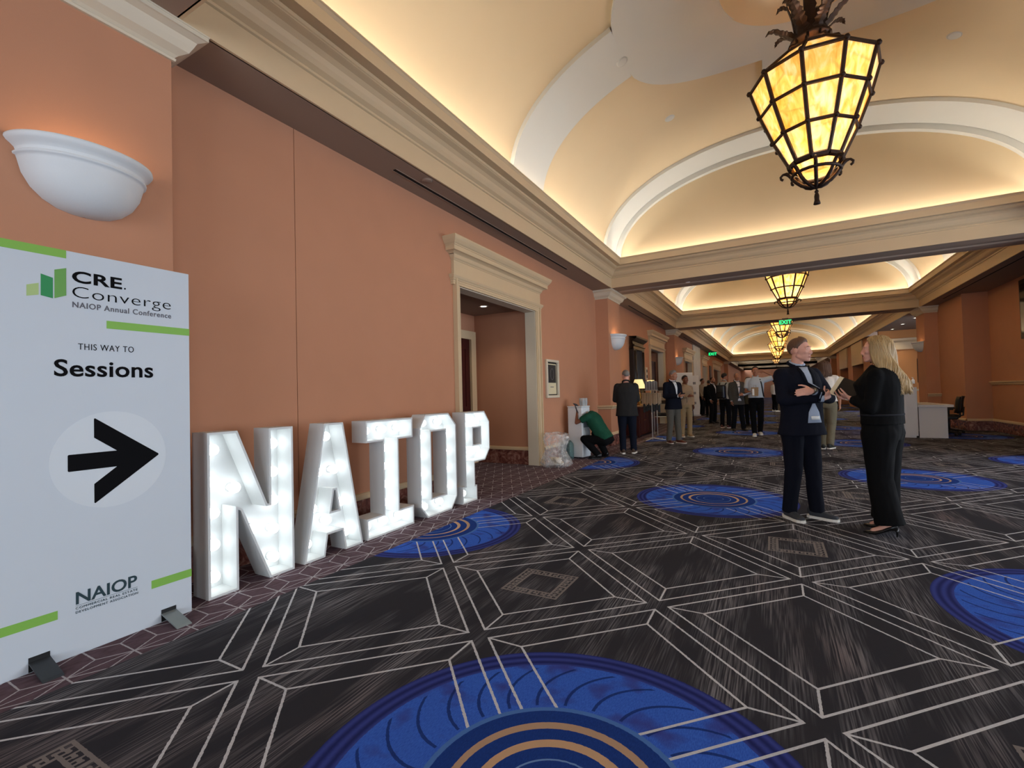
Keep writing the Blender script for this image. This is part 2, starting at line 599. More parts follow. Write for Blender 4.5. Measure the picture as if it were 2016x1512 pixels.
base_run('baseboard_left', (XW, 34.1, 0), (XW, 37.8, 0), (1, 0, 0))
base_run('baseboard_alcove', (-5.2, 7.90, 0), (XW - 0.2, 7.90, 0), (0, -1, 0))

# ------------------------------------------------------------------ soffits, fascias, beams, cornices
CORN = [(0.0, 4.075), (0.018, 4.082), (0.018, 4.105), (0.030, 4.112), (0.060, 4.130), (0.085, 4.165), (0.105, 4.205), (0.140, 4.235), (0.185, 4.250),
        (0.200, 4.256), (0.200, 4.262), (0.212, 4.268), (0.212, 4.335), (0.224, 4.340), (0.224, 4.352), (0.245, 4.360), (0.285, 4.385), (0.312, 4.415), (0.326, 4.438),
        (CXP, 4.445), (CXP, ZC), (0.31, ZC), (0.31, 4.300), (-0.05, 4.300)]
ceil = MB()
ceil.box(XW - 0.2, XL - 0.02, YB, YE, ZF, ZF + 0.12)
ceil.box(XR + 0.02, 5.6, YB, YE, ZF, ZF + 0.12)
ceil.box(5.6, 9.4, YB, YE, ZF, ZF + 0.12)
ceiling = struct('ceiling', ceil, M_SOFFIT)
def fascia(ya, yb, n):
    root = MB()
    # fascia boards and the cornice around the bay, mitred in the corners
    prof = [(-0.03, ZF), (0, ZF)] + CORN
    root.sweep(prof, (XL, ya, 0), (XL, yb, 0), (1, 0, 0), m0=1, m1=1)
    root.sweep(prof, (XR, ya, 0), (XR, yb, 0), (-1, 0, 0), m0=1, m1=1)
    root.sweep(prof, (XL, yb, 0), (XR, yb, 0), (0, -1, 0), m0=1, m1=1)
    root.sweep(prof, (XL, ya, 0), (XR, ya, 0), (0, 1, 0), m0=1, m1=1)
    return struct('trim_%d' % n, root, M_CREAM)
for i, (ya, yb) in enumerate(BAYS): fascia(ya, yb, i + 1)
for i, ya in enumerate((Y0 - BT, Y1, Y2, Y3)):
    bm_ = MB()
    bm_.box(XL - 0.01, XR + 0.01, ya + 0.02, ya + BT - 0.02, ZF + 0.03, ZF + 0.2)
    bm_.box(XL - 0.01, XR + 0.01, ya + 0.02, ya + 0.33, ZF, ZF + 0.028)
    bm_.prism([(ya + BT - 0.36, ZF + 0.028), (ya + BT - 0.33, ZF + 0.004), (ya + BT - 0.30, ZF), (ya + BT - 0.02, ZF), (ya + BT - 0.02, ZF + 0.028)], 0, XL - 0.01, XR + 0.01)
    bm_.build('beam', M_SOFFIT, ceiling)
# blank ceiling over the stretch before the first beam and behind the camera
struct('ceiling_near', MB().box(XL, XR, YB, Y0 - BT, ZF + 0.05, ZF + 0.2), M_VAULT)

# ------------------------------------------------------------------ barrel vaults with raised ribs
VA, VB, VZ, VN = 3.70, 1.93, 4.42, 2.15
def vpt(t, off=0.0):
    def P(t_):
        c_, s_ = math.cos(t_), math.sin(t_)
        return Vector((XC - VA * math.copysign(abs(c_) ** (2 / VN), c_), 0, VZ + VB * abs(s_) ** (2 / VN)))
    p = P(t)
    if off:
        e = 1e-3
        a_, b_ = P(max(1e-4, t - e)), P(min(PI - 1e-4, t + e))
        d_ = (b_ - a_).normalized()
        n_ = Vector((d_.z, 0, -d_.x))     # inward (down)
        p = p + n_ * off
    return p
def vt(x):
    d = (XC - x) / VA
    d = max(-0.9999, min(0.9999, d))
    return math.acos(math.copysign(abs(d) ** (VN / 2), d))
def vgrid(mb, ts, ya, yb, off, walls=True, depth=0.09):
    n = len(ts)
    P = [vpt(t, off) for t in ts]
    vs = [(p.x, ya, p.z) for p in P] + [(p.x, yb, p.z) for p in P]
    mb.add(vs, [(i, i + 1, n + i + 1, n + i) for i in range(n - 1)], True)
    if walls:
        Q = [vpt(t, off - depth) for t in ts]
        for yy in (ya, yb):
            vs = [(p.x, yy, p.z) for p in P] + [(p.x, yy, p.z) for p in Q]
            mb.add(vs, [(i, i + 1, n + i + 1, n + i) for i in range(n - 1)])
TS = [PI * i / 72 for i in range(73)]
RIB = 0.065
OA, OB, ON = 2.22, 1.62, 2.5
W2 = 0.5
XE = OA * (1 - (W2 / OB) ** ON) ** (1 / ON)
def vault(ya, yb, ribs, oval=True, n=1):
    e0, e1 = ya + 0.10, yb - 0.10
    mb = MB()
    P = [vpt(t) for t in TS]
    N = len(P)
    mb.add([(p.x, e0, p.z) for p in P] + [(p.x, e1, p.z) for p in P], [(i, i + 1, N + i + 1, N + i) for i in range(N - 1)], True)
    # feet of the vault down to the cove shelf, lunettes at both ends
    for p in (P[0], P[-1]):
        mb.quad((p.x, e0, 4.29), (p.x, e1, 4.29), (p.x, e1, p.z), (p.x, e0, p.z))
    for yy in (e0, e1):
        vs = [(p.x, yy, p.z) for p in P] + [(p.x, yy, 4.29) for p in P]
        mb.add(vs, [(i, i + 1, N + i + 1, N + i) for i in range(N - 1)])
    root = mb.build('ceiling_vault_%d' % n, M_VAULT, merge=False); root['kind'] = 'structure'
    for a_, b_ in ((e0, e0 + 0.11), (e1 - 0.11, e1)):
        eb = MB(); vgrid(eb, TS, a_, b_, RIB + 0.10, depth=0.14); eb.build('end_arch', M_RIB, root, merge=False)
    for a_, b_ in ribs:
        rb = MB()
        if oval and a_ < (ya + yb) / 2 < b_:
            t0 = vt(XC - XE)
            half = [t0 * i / 24 for i in range(25)]
            vgrid(rb, half, a_, b_, RIB); vgrid(rb, [PI - t for t in half], a_, b_, RIB)
        else:
            vgrid(rb, TS, a_, b_, RIB)
        rb.build('vault_rib', M_RIB, root, merge=False)
    if oval:
        yc = (ya + yb) / 2
        # crown strip
        ts = [vt(XC - 0.46 + 0.92 * i / 8) for i in range(9)]
        cs = MB()
        for a_, b_ in ((ribs[0][1] - 0.02, yc - 1.5), (yc + 1.5, ribs[-1][0] + 0.02)):
            vgrid(cs, ts, a_, b_, RIB - 0.001)
            for t in (ts[0], ts[-1]):
                p, q_ = vpt(t, RIB - 0.001), vpt(t, -0.03)
                cs.quad((p.x, a_, p.z), (p.x, b_, p.z), (q_.x, b_, q_.z), (q_.x, a_, q_.z))
        cs.build('crown_strip', M_RIB, root, merge=False)
        # scalloped oval field with a round recess in its middle
        K = 96
        ov = MB()
        rings = []
        for f in [0, 0.25, 0.5, 0.75, 1.0]:
            ring = []
            for k in range(K):
                th = 2 * PI * k / K
                c_, s_ = math.cos(th), math.sin(th)
                ro = 1.0 / ((abs(c_) / OA) ** ON + (abs(s_) / OB) ** ON) ** (1 / ON)
                if abs(ro * s_) < W2: ro = XE / abs(c_)
                rr = 0.92 + (ro - 0.92) * f
                x_, y_ = XC + rr * c_, yc + rr * s_
                p = vpt(vt(x_), RIB)
                ring.append((p.x, y_, p.z))
            rings.append(ring)
        vs = [p for r_ in rings for p in r_]
        ov.add(vs, [(j * K + k, j * K + (k + 1) % K, (j + 1) * K + (k + 1) % K, (j + 1) * K + k) for j in range(4) for k in range(K)], True)
        for r_ in (rings[0], rings[-1]):
            ov.add(r_ + [(p[0], p[1], p[2] + 0.12) for p in r_], [(k, (k + 1) % K, K + (k + 1) % K, K + k) for k in range(K)])
        ov.build('crown_field', M_RIB, root, merge=False)
        dsc = MB()
        dsc.lathe([(0.001, 0.10), (0.5, 0.09), (0.80, 0.05), (0.93, 0.0)], 48, (XC, yc, VZ + VB - 0.10))
        dsc.build('crown_recess', M_VAULT, root)
    return root
for i, (ya, yb) in enumerate(BAYS[:2]):
    yc = (ya + yb) / 2
    vault(ya, yb, [(ya + 0.22, ya + 0.95), (yc - W2, yc + W2), (yb - 0.95, yb - 0.22)], True, i + 1)
ya, yb = BAYS[2]
vault(ya, yb, [(ya + 0.3 + k * 5.1, ya + 0.3 + k * 5.1 + 0.7) for k in range(6)][:6], False, 3)
# further bays: shallow coffers only
for k in range(2):
    ya = Y3 + BT + k * 12
    root = MB()
    root.sweep([(-0.03, ZF), (0, ZF)] + CORN[:-2], (XL, ya, 0), (XL, ya + 11, 0), (1, 0, 0), m0=1, m1=1)
    root.sweep([(-0.03, ZF), (0, ZF)] + CORN[:-2], (XR, ya, 0), (XR, ya + 11, 0), (-1, 0, 0), m0=1, m1=1)
    root.sweep([(-0.03, ZF), (0, ZF)] + CORN[:-2], (XL, ya + 11, 0), (XR, ya + 11, 0), (0, -1, 0), m0=1, m1=1)
    root.sweep([(-0.03, ZF), (0, ZF)] + CORN[:-2], (XL, ya, 0), (XR, ya, 0), (0, 1, 0), m0=1, m1=1)
    struct('trim_%d' % (5 + k), root, M_CREAM)
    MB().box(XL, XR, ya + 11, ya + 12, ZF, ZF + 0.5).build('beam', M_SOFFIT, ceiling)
struct('ceiling_far', MB().box(XL, XR, Y3 + BT, YE, 5.0, 5.1), M_VAULT)

# linear air slots in the soffits
for k, (xx, a_, b_) in enumerate(((-3.575, 3.90, 8.90), (-3.60, 13.7, 18.6), (4.53, 12.9, 18.4), (-3.60, 23.5, 30.0))):
    vt_ = thing('air_slot_diffuser', ['long black air slot in the soffit above the glowing letters', 'black air slot in the soffit above the mirror',
                'black air slot in the right soffit above the reception desk', 'far black air slot in the left soffit'][k], 'air vent', (xx, a_, ZF))
    MB().box(-0.022, 0.022, 0, b_ - a_, -0.003, 0.0).build('slot', M_BLACK, vt_)
    for s_ in (-1, 1):
        MB().box(s_ * 0.026 - 0.004, s_ * 0.026 + 0.004, 0, b_ - a_, -0.005, 0.0).build('slot_rail', M_SOFFIT, vt_)

# ------------------------------------------------------------------ pilasters with capitals
CAP = [(0.0, -0.205), (0.018, -0.205), (0.022, -0.190), (0.014, -0.182), (0.030, -0.165), (0.075, -0.135), (0.095, -0.095), (0.110, -0.060), (0.150, -0.040), (0.160, -0.038), (0.160, -0.012), (0.165, -0.010), (0.165, 0.0)]
def pilaster(name, x0, x1, ya, yb, side):
    """side +1: faces +x"""
    p = MB().box(x0, x1, ya, yb, 0, ZF)
    root = struct(name, p, M_WALL)
    c_ = MB()
    z = ZF
    prof = [(o, z + q_) for o, q_ in CAP]
    xf = x1 if side > 0 else x0
    xb = x0 if side > 0 else x1
    c_.sweep(prof, (xf, ya, 0), (xf, yb, 0), (side, 0, 0), m0=-1, m1=-1)
    c_.sweep(prof, (xb, ya, 0), (xf, ya, 0), (0, -1, 0), m0=0, m1=-1)
    c_.sweep(prof, (xb, yb, 0), (xf, yb, 0), (0, 1, 0), m0=0, m1=-1)
    c_.build('capital', M_CREAM2, root)
    # base
    b_ = MB()
    pr_ = [(0, 0.265), (0.032, 0.265), (0.036, 0.275), (0.030, 0.305), (0.018, 0.325), (0, 0.33)]
    b_.sweep(pr_, (xf, ya, 0), (xf, yb, 0), (side, 0, 0), m0=-1, m1=-1)
    b_.sweep(pr_, (xb, ya, 0), (xf, ya, 0), (0, -1, 0), m0=0, m1=-1)
    b_.sweep(pr_, (xb, yb, 0), (xf, yb, 0), (0, 1, 0), m0=0, m1=-1)
    b_.build('base_cap', M_CREAM, root)
    sl = MB()
    x_lo, x_hi = (xb, xf + 0.025) if side > 0 else (xf - 0.025, xb)
    sl.box(x_lo, x_hi, ya - 0.025, yb + 0.025, 0, 0.264)
    sl.build('marble_base', M_MARBLE, root)
    return root
PXF = -3.485
pil_near = pilaster('wall_pilaster_1', XW - 0.05, PXF, 0.60, 1.65, 1)
pil_far = pilaster('wall_pilaster_2', XW - 0.05, PXF, 11.30, 12.30, 1)
pilaster('wall_pilaster_3', XW - 0.05, PXF, 20.35, 21.25, 1)
pilaster('wall_pilaster_4', XW - 0.05, PXF, 47.4, 48.3, 1)
pil_right = pilaster('wall_pilaster_5', 4.41, 4.95, 19.90, 20.88, -1)
pilaster('wall_pilaster_6', 4.41, 5.2, 11.30, 12.30, -1)
pilaster('wall_pilaster_7', 4.41, 5.2, 47.4, 48.3, -1)
pilaster('wall_pilaster_8', 4.41, 5.2, 0.6, 1.65, -1)

# ------------------------------------------------------------------ right wall, far wall, wall behind the camera with its windows
rw = MB()
rw.box(4.75, 5.5, 17.7, 19.95, 0, ZF)
rw.box(5.30, 5.5, 11.4, 17.7, 0, ZF)
rw.box(4.75, 5.5, 20.85, 21.6, 0, ZF)
struct('wall_right', rw, M_WALL)
base_run('baseboard_right', (5.30, 17.7, 0), (5.30, 11.5, 0), (-1, 0, 0))
base_run('baseboard_right', (4.75, 17.7, 0), (5.30, 17.7, 0), (0, -1, 0))
base_run('baseboard_right', (4.75, 17.7, 0), (4.75, 19.88, 0), (-1, 0, 0))
# chair rails
RAIL = [(0, 0.90), (0.02, 0.90), (0.035, 0.915), (0.035, 0.935), (0.05, 0.95), (0.07, 0.965), (0.07, 0.985), (0.055, 0.995), (0, 1.0)]
struct('trim_8', MB().sweep([(o, z + 0.36) for o, z in RAIL], (5.30, 17.68, 0), (5.30, 11.5, 0), (-1, 0, 0)), M_CREAM)
struct('trim_9', MB().sweep([(o, z + 0.02) for o, z in RAIL], (4.41, 19.88, 0), (4.75, 19.88, 0), (0, -1, 0)), M_CREAM)
# lit side hall beyond the second beam on the right
sh = MB()
sh.box(4.45, 8.8, 27.6, 27.8, 0, ZF)
sh.box(8.6, 8.8, 20.9, 27.8, 0, ZF)
struct('wall_side_hall', sh, mat('orange_wall', 'C08654', 0.75, vary=0.05, scale=3, bump=0.12, bscale=380, spec=0.25))
HDR = [(0, 2.95), (0.06, 2.95), (0.06, 3.28), (0.10, 3.30), (0.14, 3.34), (0.17, 3.36), (0.17, 3.45), (0, 3.47)]
struct('trim_10', MB().sweep(HDR, (4.50, 27.6, 0), (8.6, 27.6, 0), (0, -1, 0)), M_CREAM)
struct('trim_11', MB().sweep([(o, z + 0.12) for o, z in RAIL], (4.50, 27.6, 0), (8.6, 27.6, 0), (0, -1, 0)), M_CREAM)
fr = MB()
for a_, b_ in ((30.0, 32.0), (36.0, 38.0), (42.0, 44.0)):
    fr.box(4.45, 5.4, a_, b_, 0, ZF)
fr.box(5.3, 5.5, 30.0, YE, 0, ZF)
struct('wall_right_far', fr, M_WALL)
struct('wall_end', MB().box(-6, 9, YE, YE + 0.2, 0, 6), M_WALL)
# cased openings in the far right wall
for k, a_ in enumerate((32.0, 38.0)):
    hd = MB()
    hd.box(4.40, 4.55, a_, a_ + 4.0, 2.55, ZF)
    struct('trim_%d' % (12 + k), hd, M_CREAM)

# wall behind the camera and to its right, glazed
bw = MB()
xs = [-4.2] + [v for ab in WINDOWS_BACK for v in ab] + [7.4]
for a_, b_ in zip(xs[::2], xs[1::2]): bw.box(a_, b_, YB - 0.2, YB, 0, ZF + 0.1)
for a_, b_ in WINDOWS_BACK: bw.box(a_, b_, YB - 0.2, YB, 0, 0.2); bw.box(a_, b_, YB - 0.2, YB, 3.2, ZF + 0.1)
struct('wall_back', bw, M_WALL)
sw = MB()
ys = [YB] + [v for ab in WINDOWS_SIDE for v in ab] + [11.6]
for a_, b_ in zip(ys[::2], ys[1::2]): sw.box(XS, XS + 0.2, a_, b_, 0, ZF + 0.1)
for a_, b_ in WINDOWS_SIDE: sw.box(XS, XS + 0.2, a_, b_, 0, 0.2); sw.box(XS, XS + 0.2, a_, b_, 3.2, ZF + 0.1)
sw.box(5.5, XS, 11.4, 11.6, 0, ZF + 0.1)
struct('wall_right_near', sw, M_WALL)
for k, (a_, b_) in enumerate(WINDOWS_BACK + WINDOWS_SIDE):
    w_ = MB()
    back = k < len(WINDOWS_BACK)
    def wb(p0, p1, z0, z1):
        if back: w_.box(p0, p1, YB - 0.14, YB - 0.06, z0, z1)
        else: w_.box(XS + 0.06, XS + 0.14, p0, p1, z0, z1)
    wb(a_, a_ + 0.06, 0.2, 3.2); wb(b_ - 0.06, b_, 0.2, 3.2); wb((a_ + b_) / 2 - 0.03, (a_ + b_) / 2 + 0.03, 0.2, 3.2)
    wb(a_, b_, 0.2, 0.26); wb(a_, b_, 3.14, 3.2); wb(a_, b_, 2.2, 2.26)
    struct('window_%d' % (k + 1), w_, M_EBONY)

# ------------------------------------------------------------------ door casings
def casing(name, ya, yb, top, wd=0.115, dep=0.07, cornice_top=None, x=XW, m=None):
    """moulded casing with a frieze and a projecting cornice around an opening in the left wall"""
    m = m or M_CREAM
    root = MB()
    # architrave legs with two steps
    for a_, b_, s_ in ((ya - wd, ya, 1), (yb, yb + wd, -1)):
        o0, o1 = (a_, a_ + 0.03) if s_ > 0 else (b_ - 0.03, b_)
        i0, i1 = (b_ - 0.03, b_ + 0.002) if s_ > 0 else (a_ - 0.002, a_ + 0.03)
        m0_, m1_ = (o1, i0) if s_ > 0 else (i1, o0)
        root.box(x, x + dep, o0, o1, 0, top + 0.13)
        root.box(x, x + dep * 0.6, m0_, m1_, 0, top)
        root.box(x, x + dep * 0.42, i0, i1, 0, top)
    o = struct(name, root, m)
    # jamb lining
    j = MB()
    j.box(x - 0.2, x + 0.01, ya, ya + 0.012, 0, top); j.box(x - 0.2, x + 0.01, yb - 0.012, yb, 0, top); j.box(x - 0.2, x + 0.01, ya, yb, top - 0.012, top)
    j.build('jamb_lining', M_CREAM2, o)
    a_, b_ = ya - wd, yb + wd
    def band(nm, prof, e=0.0):
        q_ = MB()
        pr_ = [(p[0], top + p[1]) for p in prof]
        q_.sweep(pr_, (x, a_ - e, 0), (x, b_ + e, 0), (1, 0, 0), m0=-1, m1=-1)
        q_.sweep(pr_, (x, a_ - e, 0), (x, a_ - e + 0.002, 0), (0, -1, 0))
        n_ = len(pr_)
        for yy, sg in ((a_ - e, -1), (b_ + e, 1)):
            vs = [(x, yy + sg * p_[0], p_[1]) for p_ in pr_] + [(x + p_[0], yy + sg * p_[0], p_[1]) for p_ in pr_]
            q_.add(vs, [(i, i + 1, n_ + i + 1, n_ + i) for i in range(n_ - 1)])
        return q_.build(nm, m, o)
    band('architrave', [(0, 0), (0.045, 0), (0.045, 0.03), (0.05, 0.035), (0.05, 0.06), (0.06, 0.065), (0.06, 0.075), (0.075, 0.095), (0.085, 0.12), (0.085, 0.135), (0.05, 0.14)], 0.0)
    band('frieze', [(0.05, 0.14), (0.045, 0.145), (0.045, 0.335), (0.052, 0.34), (0.052, 0.35), (0.07, 0.37), (0.08, 0.40), (0.08, 0.41)], -0.02)
    band('door_cornice', [(0.08, 0.41), (0.09, 0.42), (0.12, 0.435), (0.15, 0.44), (0.15, 0.50), (0.158, 0.505), (0.158, 0.515), (0.175, 0.53), (0.20, 0.565), (0.215, 0.60), (0.215, 0.62), (0, 0.625)], 0.0)
    return o
for k, (a_, b_, t_) in enumerate(DOORS_L): casing('door_%d' % (k + 1), a_, b_, t_, wd=0.13 if k == 0 else 0.12)

def panel_door(name, x, ya, yb, top, parent_kind=True, m=None):
    m = m or M_DARKWOOD
    d = MB()
    d.box(x - 0.045, x, ya, yb, 0.01, top)
    root = struct(name, d, m)
    w_ = yb - ya
    for (z0, z1) in ((0.18, 0.95), (1.08, top - 0.16)):
        p = MB()
        for (p0, p1, q0, q1) in ((ya + 0.12, yb - 0.12, z0, z0 + 0.035), (ya + 0.12, yb - 0.12, z1 - 0.035, z1), (ya + 0.12, ya + 0.155, z0 + 0.035, z1 - 0.035), (yb - 0.155, yb - 0.12, z0 + 0.035, z1 - 0.035)):
            p.box(x - 0.005, x + 0.012, p0, p1, q0, q1)
        p.build('door_moulding', m, root)
        MB().box(x - 0.002, x + 0.006, ya + 0.22, yb - 0.22, z0 + 0.10, z1 - 0.10).build('door_panel', m, root)
    h = MB(); h.tube([(x + 0.05, yb - 0.07, 1.0), (x + 0.05, yb - 0.18, 1.0)], 0.011); h.tube([(x, yb - 0.07, 1.0), (x + 0.05, yb - 0.07, 1.0)], 0.011)
    h.build('door_handle', mat('brass', '8A6A3A', 0.35, metal=0.9, vary=0.1), root)
    return root
# red double door in the alcove, with its own pale frame
panel_door('door_6', -5.17, 6.72, 7.66, 2.42)
panel_door('door_7', -5.17, 5.76, 6.70, 2.42)
ad = MB()
ad.box(-5.21, -5.12, 7.66, 7.82, 0, 2.58); ad.box(-5.21, -5.12, 5.60, 5.76, 0, 2.58); ad.box(-5.21, -5.12, 5.76, 7.66, 2.42, 2.58)
struct('trim_14', ad, M_CREAM)
panel_door('door_8', -4.10, 17.25, 18.36, 2.50); panel_door('door_9', -4.10, 18.38, 19.50, 2.50)
panel_door('door_10', -4.30, 24.8, 27.1, 2.6); panel_door('door_11', -4.30, 31.7, 33.8, 2.6); panel_door('door_12', -4.30, 38.1, 43.2, 2.6)
# ------------------------------------------------------------------ hanging lanterns
def amber_material():
    m = bpy.data.materials.new('amber_slag_glass')
    m.use_nodes = True
    nt = m.node_tree
    b = nt.nodes['Principled BSDF']
    tc = nt.nodes.new('ShaderNodeTexCoord')
    mp = nt.nodes.new('ShaderNodeMapping'); mp.inputs['Scale'].default_value = (9, 9, 3.0)
    n = nt.nodes.new('ShaderNodeTexNoise'); n.inputs['Scale'].default_value = 1.2; n.inputs['Detail'].default_value = 6; n.inputs['Distortion'].default_value = 1.0
    r = nt.nodes.new('ShaderNodeValToRGB')
    r.color_ramp.elements[0].position = 0.30; r.color_ramp.elements[0].color = lin('F0A23A')
    r.color_ramp.elements[1].position = 0.74; r.color_ramp.elements[1].color = lin('FDEFC6')
    e = r.color_ramp.elements.new(0.48); e.color = lin('F9C566')
    info = nt.nodes.new('ShaderNodeObjectInfo')
    add = nt.nodes.new('ShaderNodeVectorMath'); add.operation = 'ADD'
    sc = nt.nodes.new('ShaderNodeMath'); sc.operation = 'MULTIPLY_ADD'; sc.inputs[1].default_value = 0.22; sc.inputs[2].default_value = -0.08
    ad = nt.nodes.new('ShaderNodeMath'); ad.operation = 'ADD'
    nt.links.new(tc.outputs['Object'], mp.inputs['Vector'])
    nt.links.new(mp.outputs['Vector'], add.inputs[0]); nt.links.new(info.outputs['Random'], add.inputs[1])
    nt.links.new(add.outputs[0], n.inputs['Vector'])
    nt.links.new(info.outputs['Random'], sc.inputs[0])
    nt.links.new(n.outputs['Fac'], ad.inputs[0]); nt.links.new(sc.outputs[0], ad.inputs[1])
    nt.links.new(ad.outputs[0], r.inputs['Fac'])
    nt.links.new(r.outputs['Color'], b.inputs['Base Color'])
    nt.links.new(r.outputs['Color'], b.inputs['Emission Color'])
    b.inputs['Emission Strength'].default_value = 0.78
    b.inputs['Roughness'].default_value = 0.3
    tr = nt.nodes.new('ShaderNodeBsdfTransparent'); tr.inputs['Color'].default_value = (1.0, 0.86, 0.62, 1)
    mx = nt.nodes.new('ShaderNodeMixShader'); mx.inputs[0].default_value = 0.35
    nt.links.new(b.outputs[0], mx.inputs[1]); nt.links.new(tr.outputs[0], mx.inputs[2])
    nt.links.new(mx.outputs[0], nt.nodes['Material Output'].inputs['Surface'])
    return m
M_AMBER = amber_material()
NS = 10
RINGS = [(0.47, 0.250), (0.79, 0.405), (1.13, 0.535), (1.45, 0.630), (1.72, 0.310)]
A0 = -PI / 2 + 0.10 + PI / NS
def rp(level, k, dr=0.0):
    z, r = RINGS[level]
    a_ = A0 + 2 * PI * k / NS
    return Vector(((r + dr) * math.cos(a_), (r + dr) * math.sin(a_), z))
def make_lantern(label, loc):
    root = thing('lantern_chandelier', label, 'chandelier', loc, 0, 'amber glass lanterns along the corridor')
    # panes: three tapering rows, one sloping cap row, one tucked row at the foot
    for lv in range(4):
        for k in range(NS):
            a_, b_, c_, d_ = rp(lv, k), rp(lv, k + 1), rp(lv + 1, k + 1), rp(lv + 1, k)
            mid = (a_ + b_ + c_ + d_) / 4
            n_ = (b_ - a_).cross(d_ - a_).normalized()
            vs = [mid + (p - mid) * 0.985 for p in (a_, b_, c_, d_)]
            p = MB().add(vs + [v - n_ * 0.006 for v in vs], [(0, 1, 2, 3), (7, 6, 5, 4), (0, 4, 5, 1), (1, 5, 6, 2), (2, 6, 7, 3), (3, 7, 4, 0)])
            p.build('glass_pane', M_AMBER, root)
    zb = 0.36
    for k in range(NS):
        a_, b_ = rp(0, k, -0.02), rp(0, k + 1, -0.02)
        c_, d_ = Vector((b_.x * 0.72, b_.y * 0.72, zb)), Vector((a_.x * 0.72, a_.y * 0.72, zb))
        MB().add([a_, b_, c_, d_, a_ * 0.98, b_ * 0.98, c_ * 0.98, d_ * 0.98], [(3, 2, 1, 0), (4, 5, 6, 7), (0, 1, 5, 4), (2, 3, 7, 6)]).build('glass_pane', M_AMBER, root)
    for k in range(NS):
        rib = MB()
        for lv in range(4):
            rib.tube([rp(lv, k, 0.006), rp(lv + 1, k, 0.006)], 0.022, 6, smooth=False)
        rb = rib.build('lantern_rib', M_BRONZE, root)
        for lv in (1, 2, 3):
            MB().sphere(rp(lv, k, 0.020), 0.030, 8, 4).build('rosette', M_BRONZE, rb)
    for lv in range(5):
        ring = MB()
        for k in range(NS):
            ring.tube([rp(lv, k, 0.006), rp(lv, k + 1, 0.006)], 0.036 if lv == 0 else 0.020, 6, smooth=False)
        ring.build('lantern_ring', M_BRONZE, root)
    # basket of scrolled straps at the foot
    MB().lathe([(0.001, zb), (0.17, zb), (0.17, zb + 0.006), (0.001, zb + 0.006)], 20).build('glass_pane', M_AMBER, root)  # added disc, closes the foot so the lamp's hot spot stays hidden
    for k in range(8):
        a_ = A0 + 2 * PI * k / 8 + 0.3
        ca, sa = math.cos(a_), math.sin(a_)
        pts = [(0.325, 0.36), (0.345, 0.375), (0.35, 0.40), (0.325, 0.425), (0.29, 0.425), (0.262, 0.40), (0.235, 0.36), (0.20, 0.305), (0.14, 0.245), (0.07, 0.21), (0.0, 0.20)]
        st = MB().tube([(r_ * ca, r_ * sa, z_) for r_, z_ in pts], [0.014] * 4 + [0.021] * 7, 6)
        st.build('scroll_strap', M_BRONZE, root)
    MB().tube([(0.24 * math.cos(2 * PI * k / 20), 0.24 * math.sin(2 * PI * k / 20), 0.352) for k in range(21)], 0.018, 6).build('basket_ring', M_BRONZE, root)
    tl = MB()
    tl.lathe([(0.001, 0.205), (0.006, 0.20), (0.006, 0.165), (0.018, 0.155), (0.022, 0.14), (0.014, 0.125), (0.020, 0.118), (0.026, 0.09), (0.024, 0.05), (0.032, 0.02), (0.036, 0.0), (0.001, 0.0)], 12)
    tl.build('tassel', M_BRONZE, root)
    # neck: collar, bowed straps, curling leaves, stem
    nk = MB()
    nk.lathe([(0.16, 1.66), (0.14, 1.72), (0.15, 1.80), (0.175, 1.87), (0.205, 1.88), (0.21, 1.915), (0.185, 1.93), (0.14, 1.94), (0.001, 1.94)], 20)
    nk.build('collar', M_BRONZE, root)
    for k in range(NS):
        a_ = A0 + 2 * PI * k / NS
        ca, sa = math.cos(a_), math.sin(a_)
        MB().tube([(r_ * ca, r_ * sa, z_) for r_, z_ in ((0.31, 1.73), (0.285, 1.79), (0.22, 1.82), (0.19, 1.85), (0.20, 1.89))], 0.015, 6).build('neck_strap', M_BRONZE, root)
    for k in range(14):
        a_ = 2 * PI * k / 7 + (0.2 if k < 7 else 0.65)
        ca, sa = math.cos(a_), math.sin(a_)
        lf = MB()
        hgt = (2.34 + 0.10 * (k % 2)) if k < 7 else (2.10 + 0.08 * (k % 2))
        q_ = 1.0 if k < 7 else 1.35
        spine = [(0.15, 1.90), (0.16, 1.90 + (hgt - 1.9) * 0.35), (0.18 * q_, 1.90 + (hgt - 1.9) * 0.62), (0.22 * q_, hgt - 0.05), (0.28 * q_, hgt), (0.33 * q_, hgt - 0.005), (0.345 * q_, hgt - 0.045)]
        wid = [0.035, 0.050, 0.055, 0.048, 0.038, 0.026, 0.012]
        vs, fs = [], []
        sub = 3
        L = []
        for i in range(len(spine) - 1):
            for s_ in range(sub):
                f_ = s_ / sub
                L.append((spine[i][0] * (1 - f_) + spine[i + 1][0] * f_, spine[i][1] * (1 - f_) + spine[i + 1][1] * f_, wid[i] * (1 - f_) + wid[i + 1] * f_))
        L.append(spine[-1] + (0.006,))
        for i, (r_, z_, w_) in enumerate(L):
            w_ *= (1.15 if i % 2 else 0.78)
            for t_ in (-1, 0, 1):
                rr = r_ - 0.012 * abs(t_)
                vs.append((rr * ca - t_ * w_ * sa, rr * sa + t_ * w_ * ca, z_ + (0.0 if t_ == 0 else 0.008)))
        n_ = len(L)
        fs = [(i * 3 + j, i * 3 + j + 1, i * 3 + j + 4, i * 3 + j + 3) for i in range(n_ - 1) for j in (0, 1)]
        lf.add(vs, fs)
        o_ = lf.build('bronze_leaf', M_BRONZE, root)
        md = o_.modifiers.new('thick', 'SOLIDIFY'); md.thickness = 0.008
    MB().tube([(0, 0, 1.9), (0, 0, 2.95)], 0.06, 10).build('stem', M_BRONZE, root)
    return root
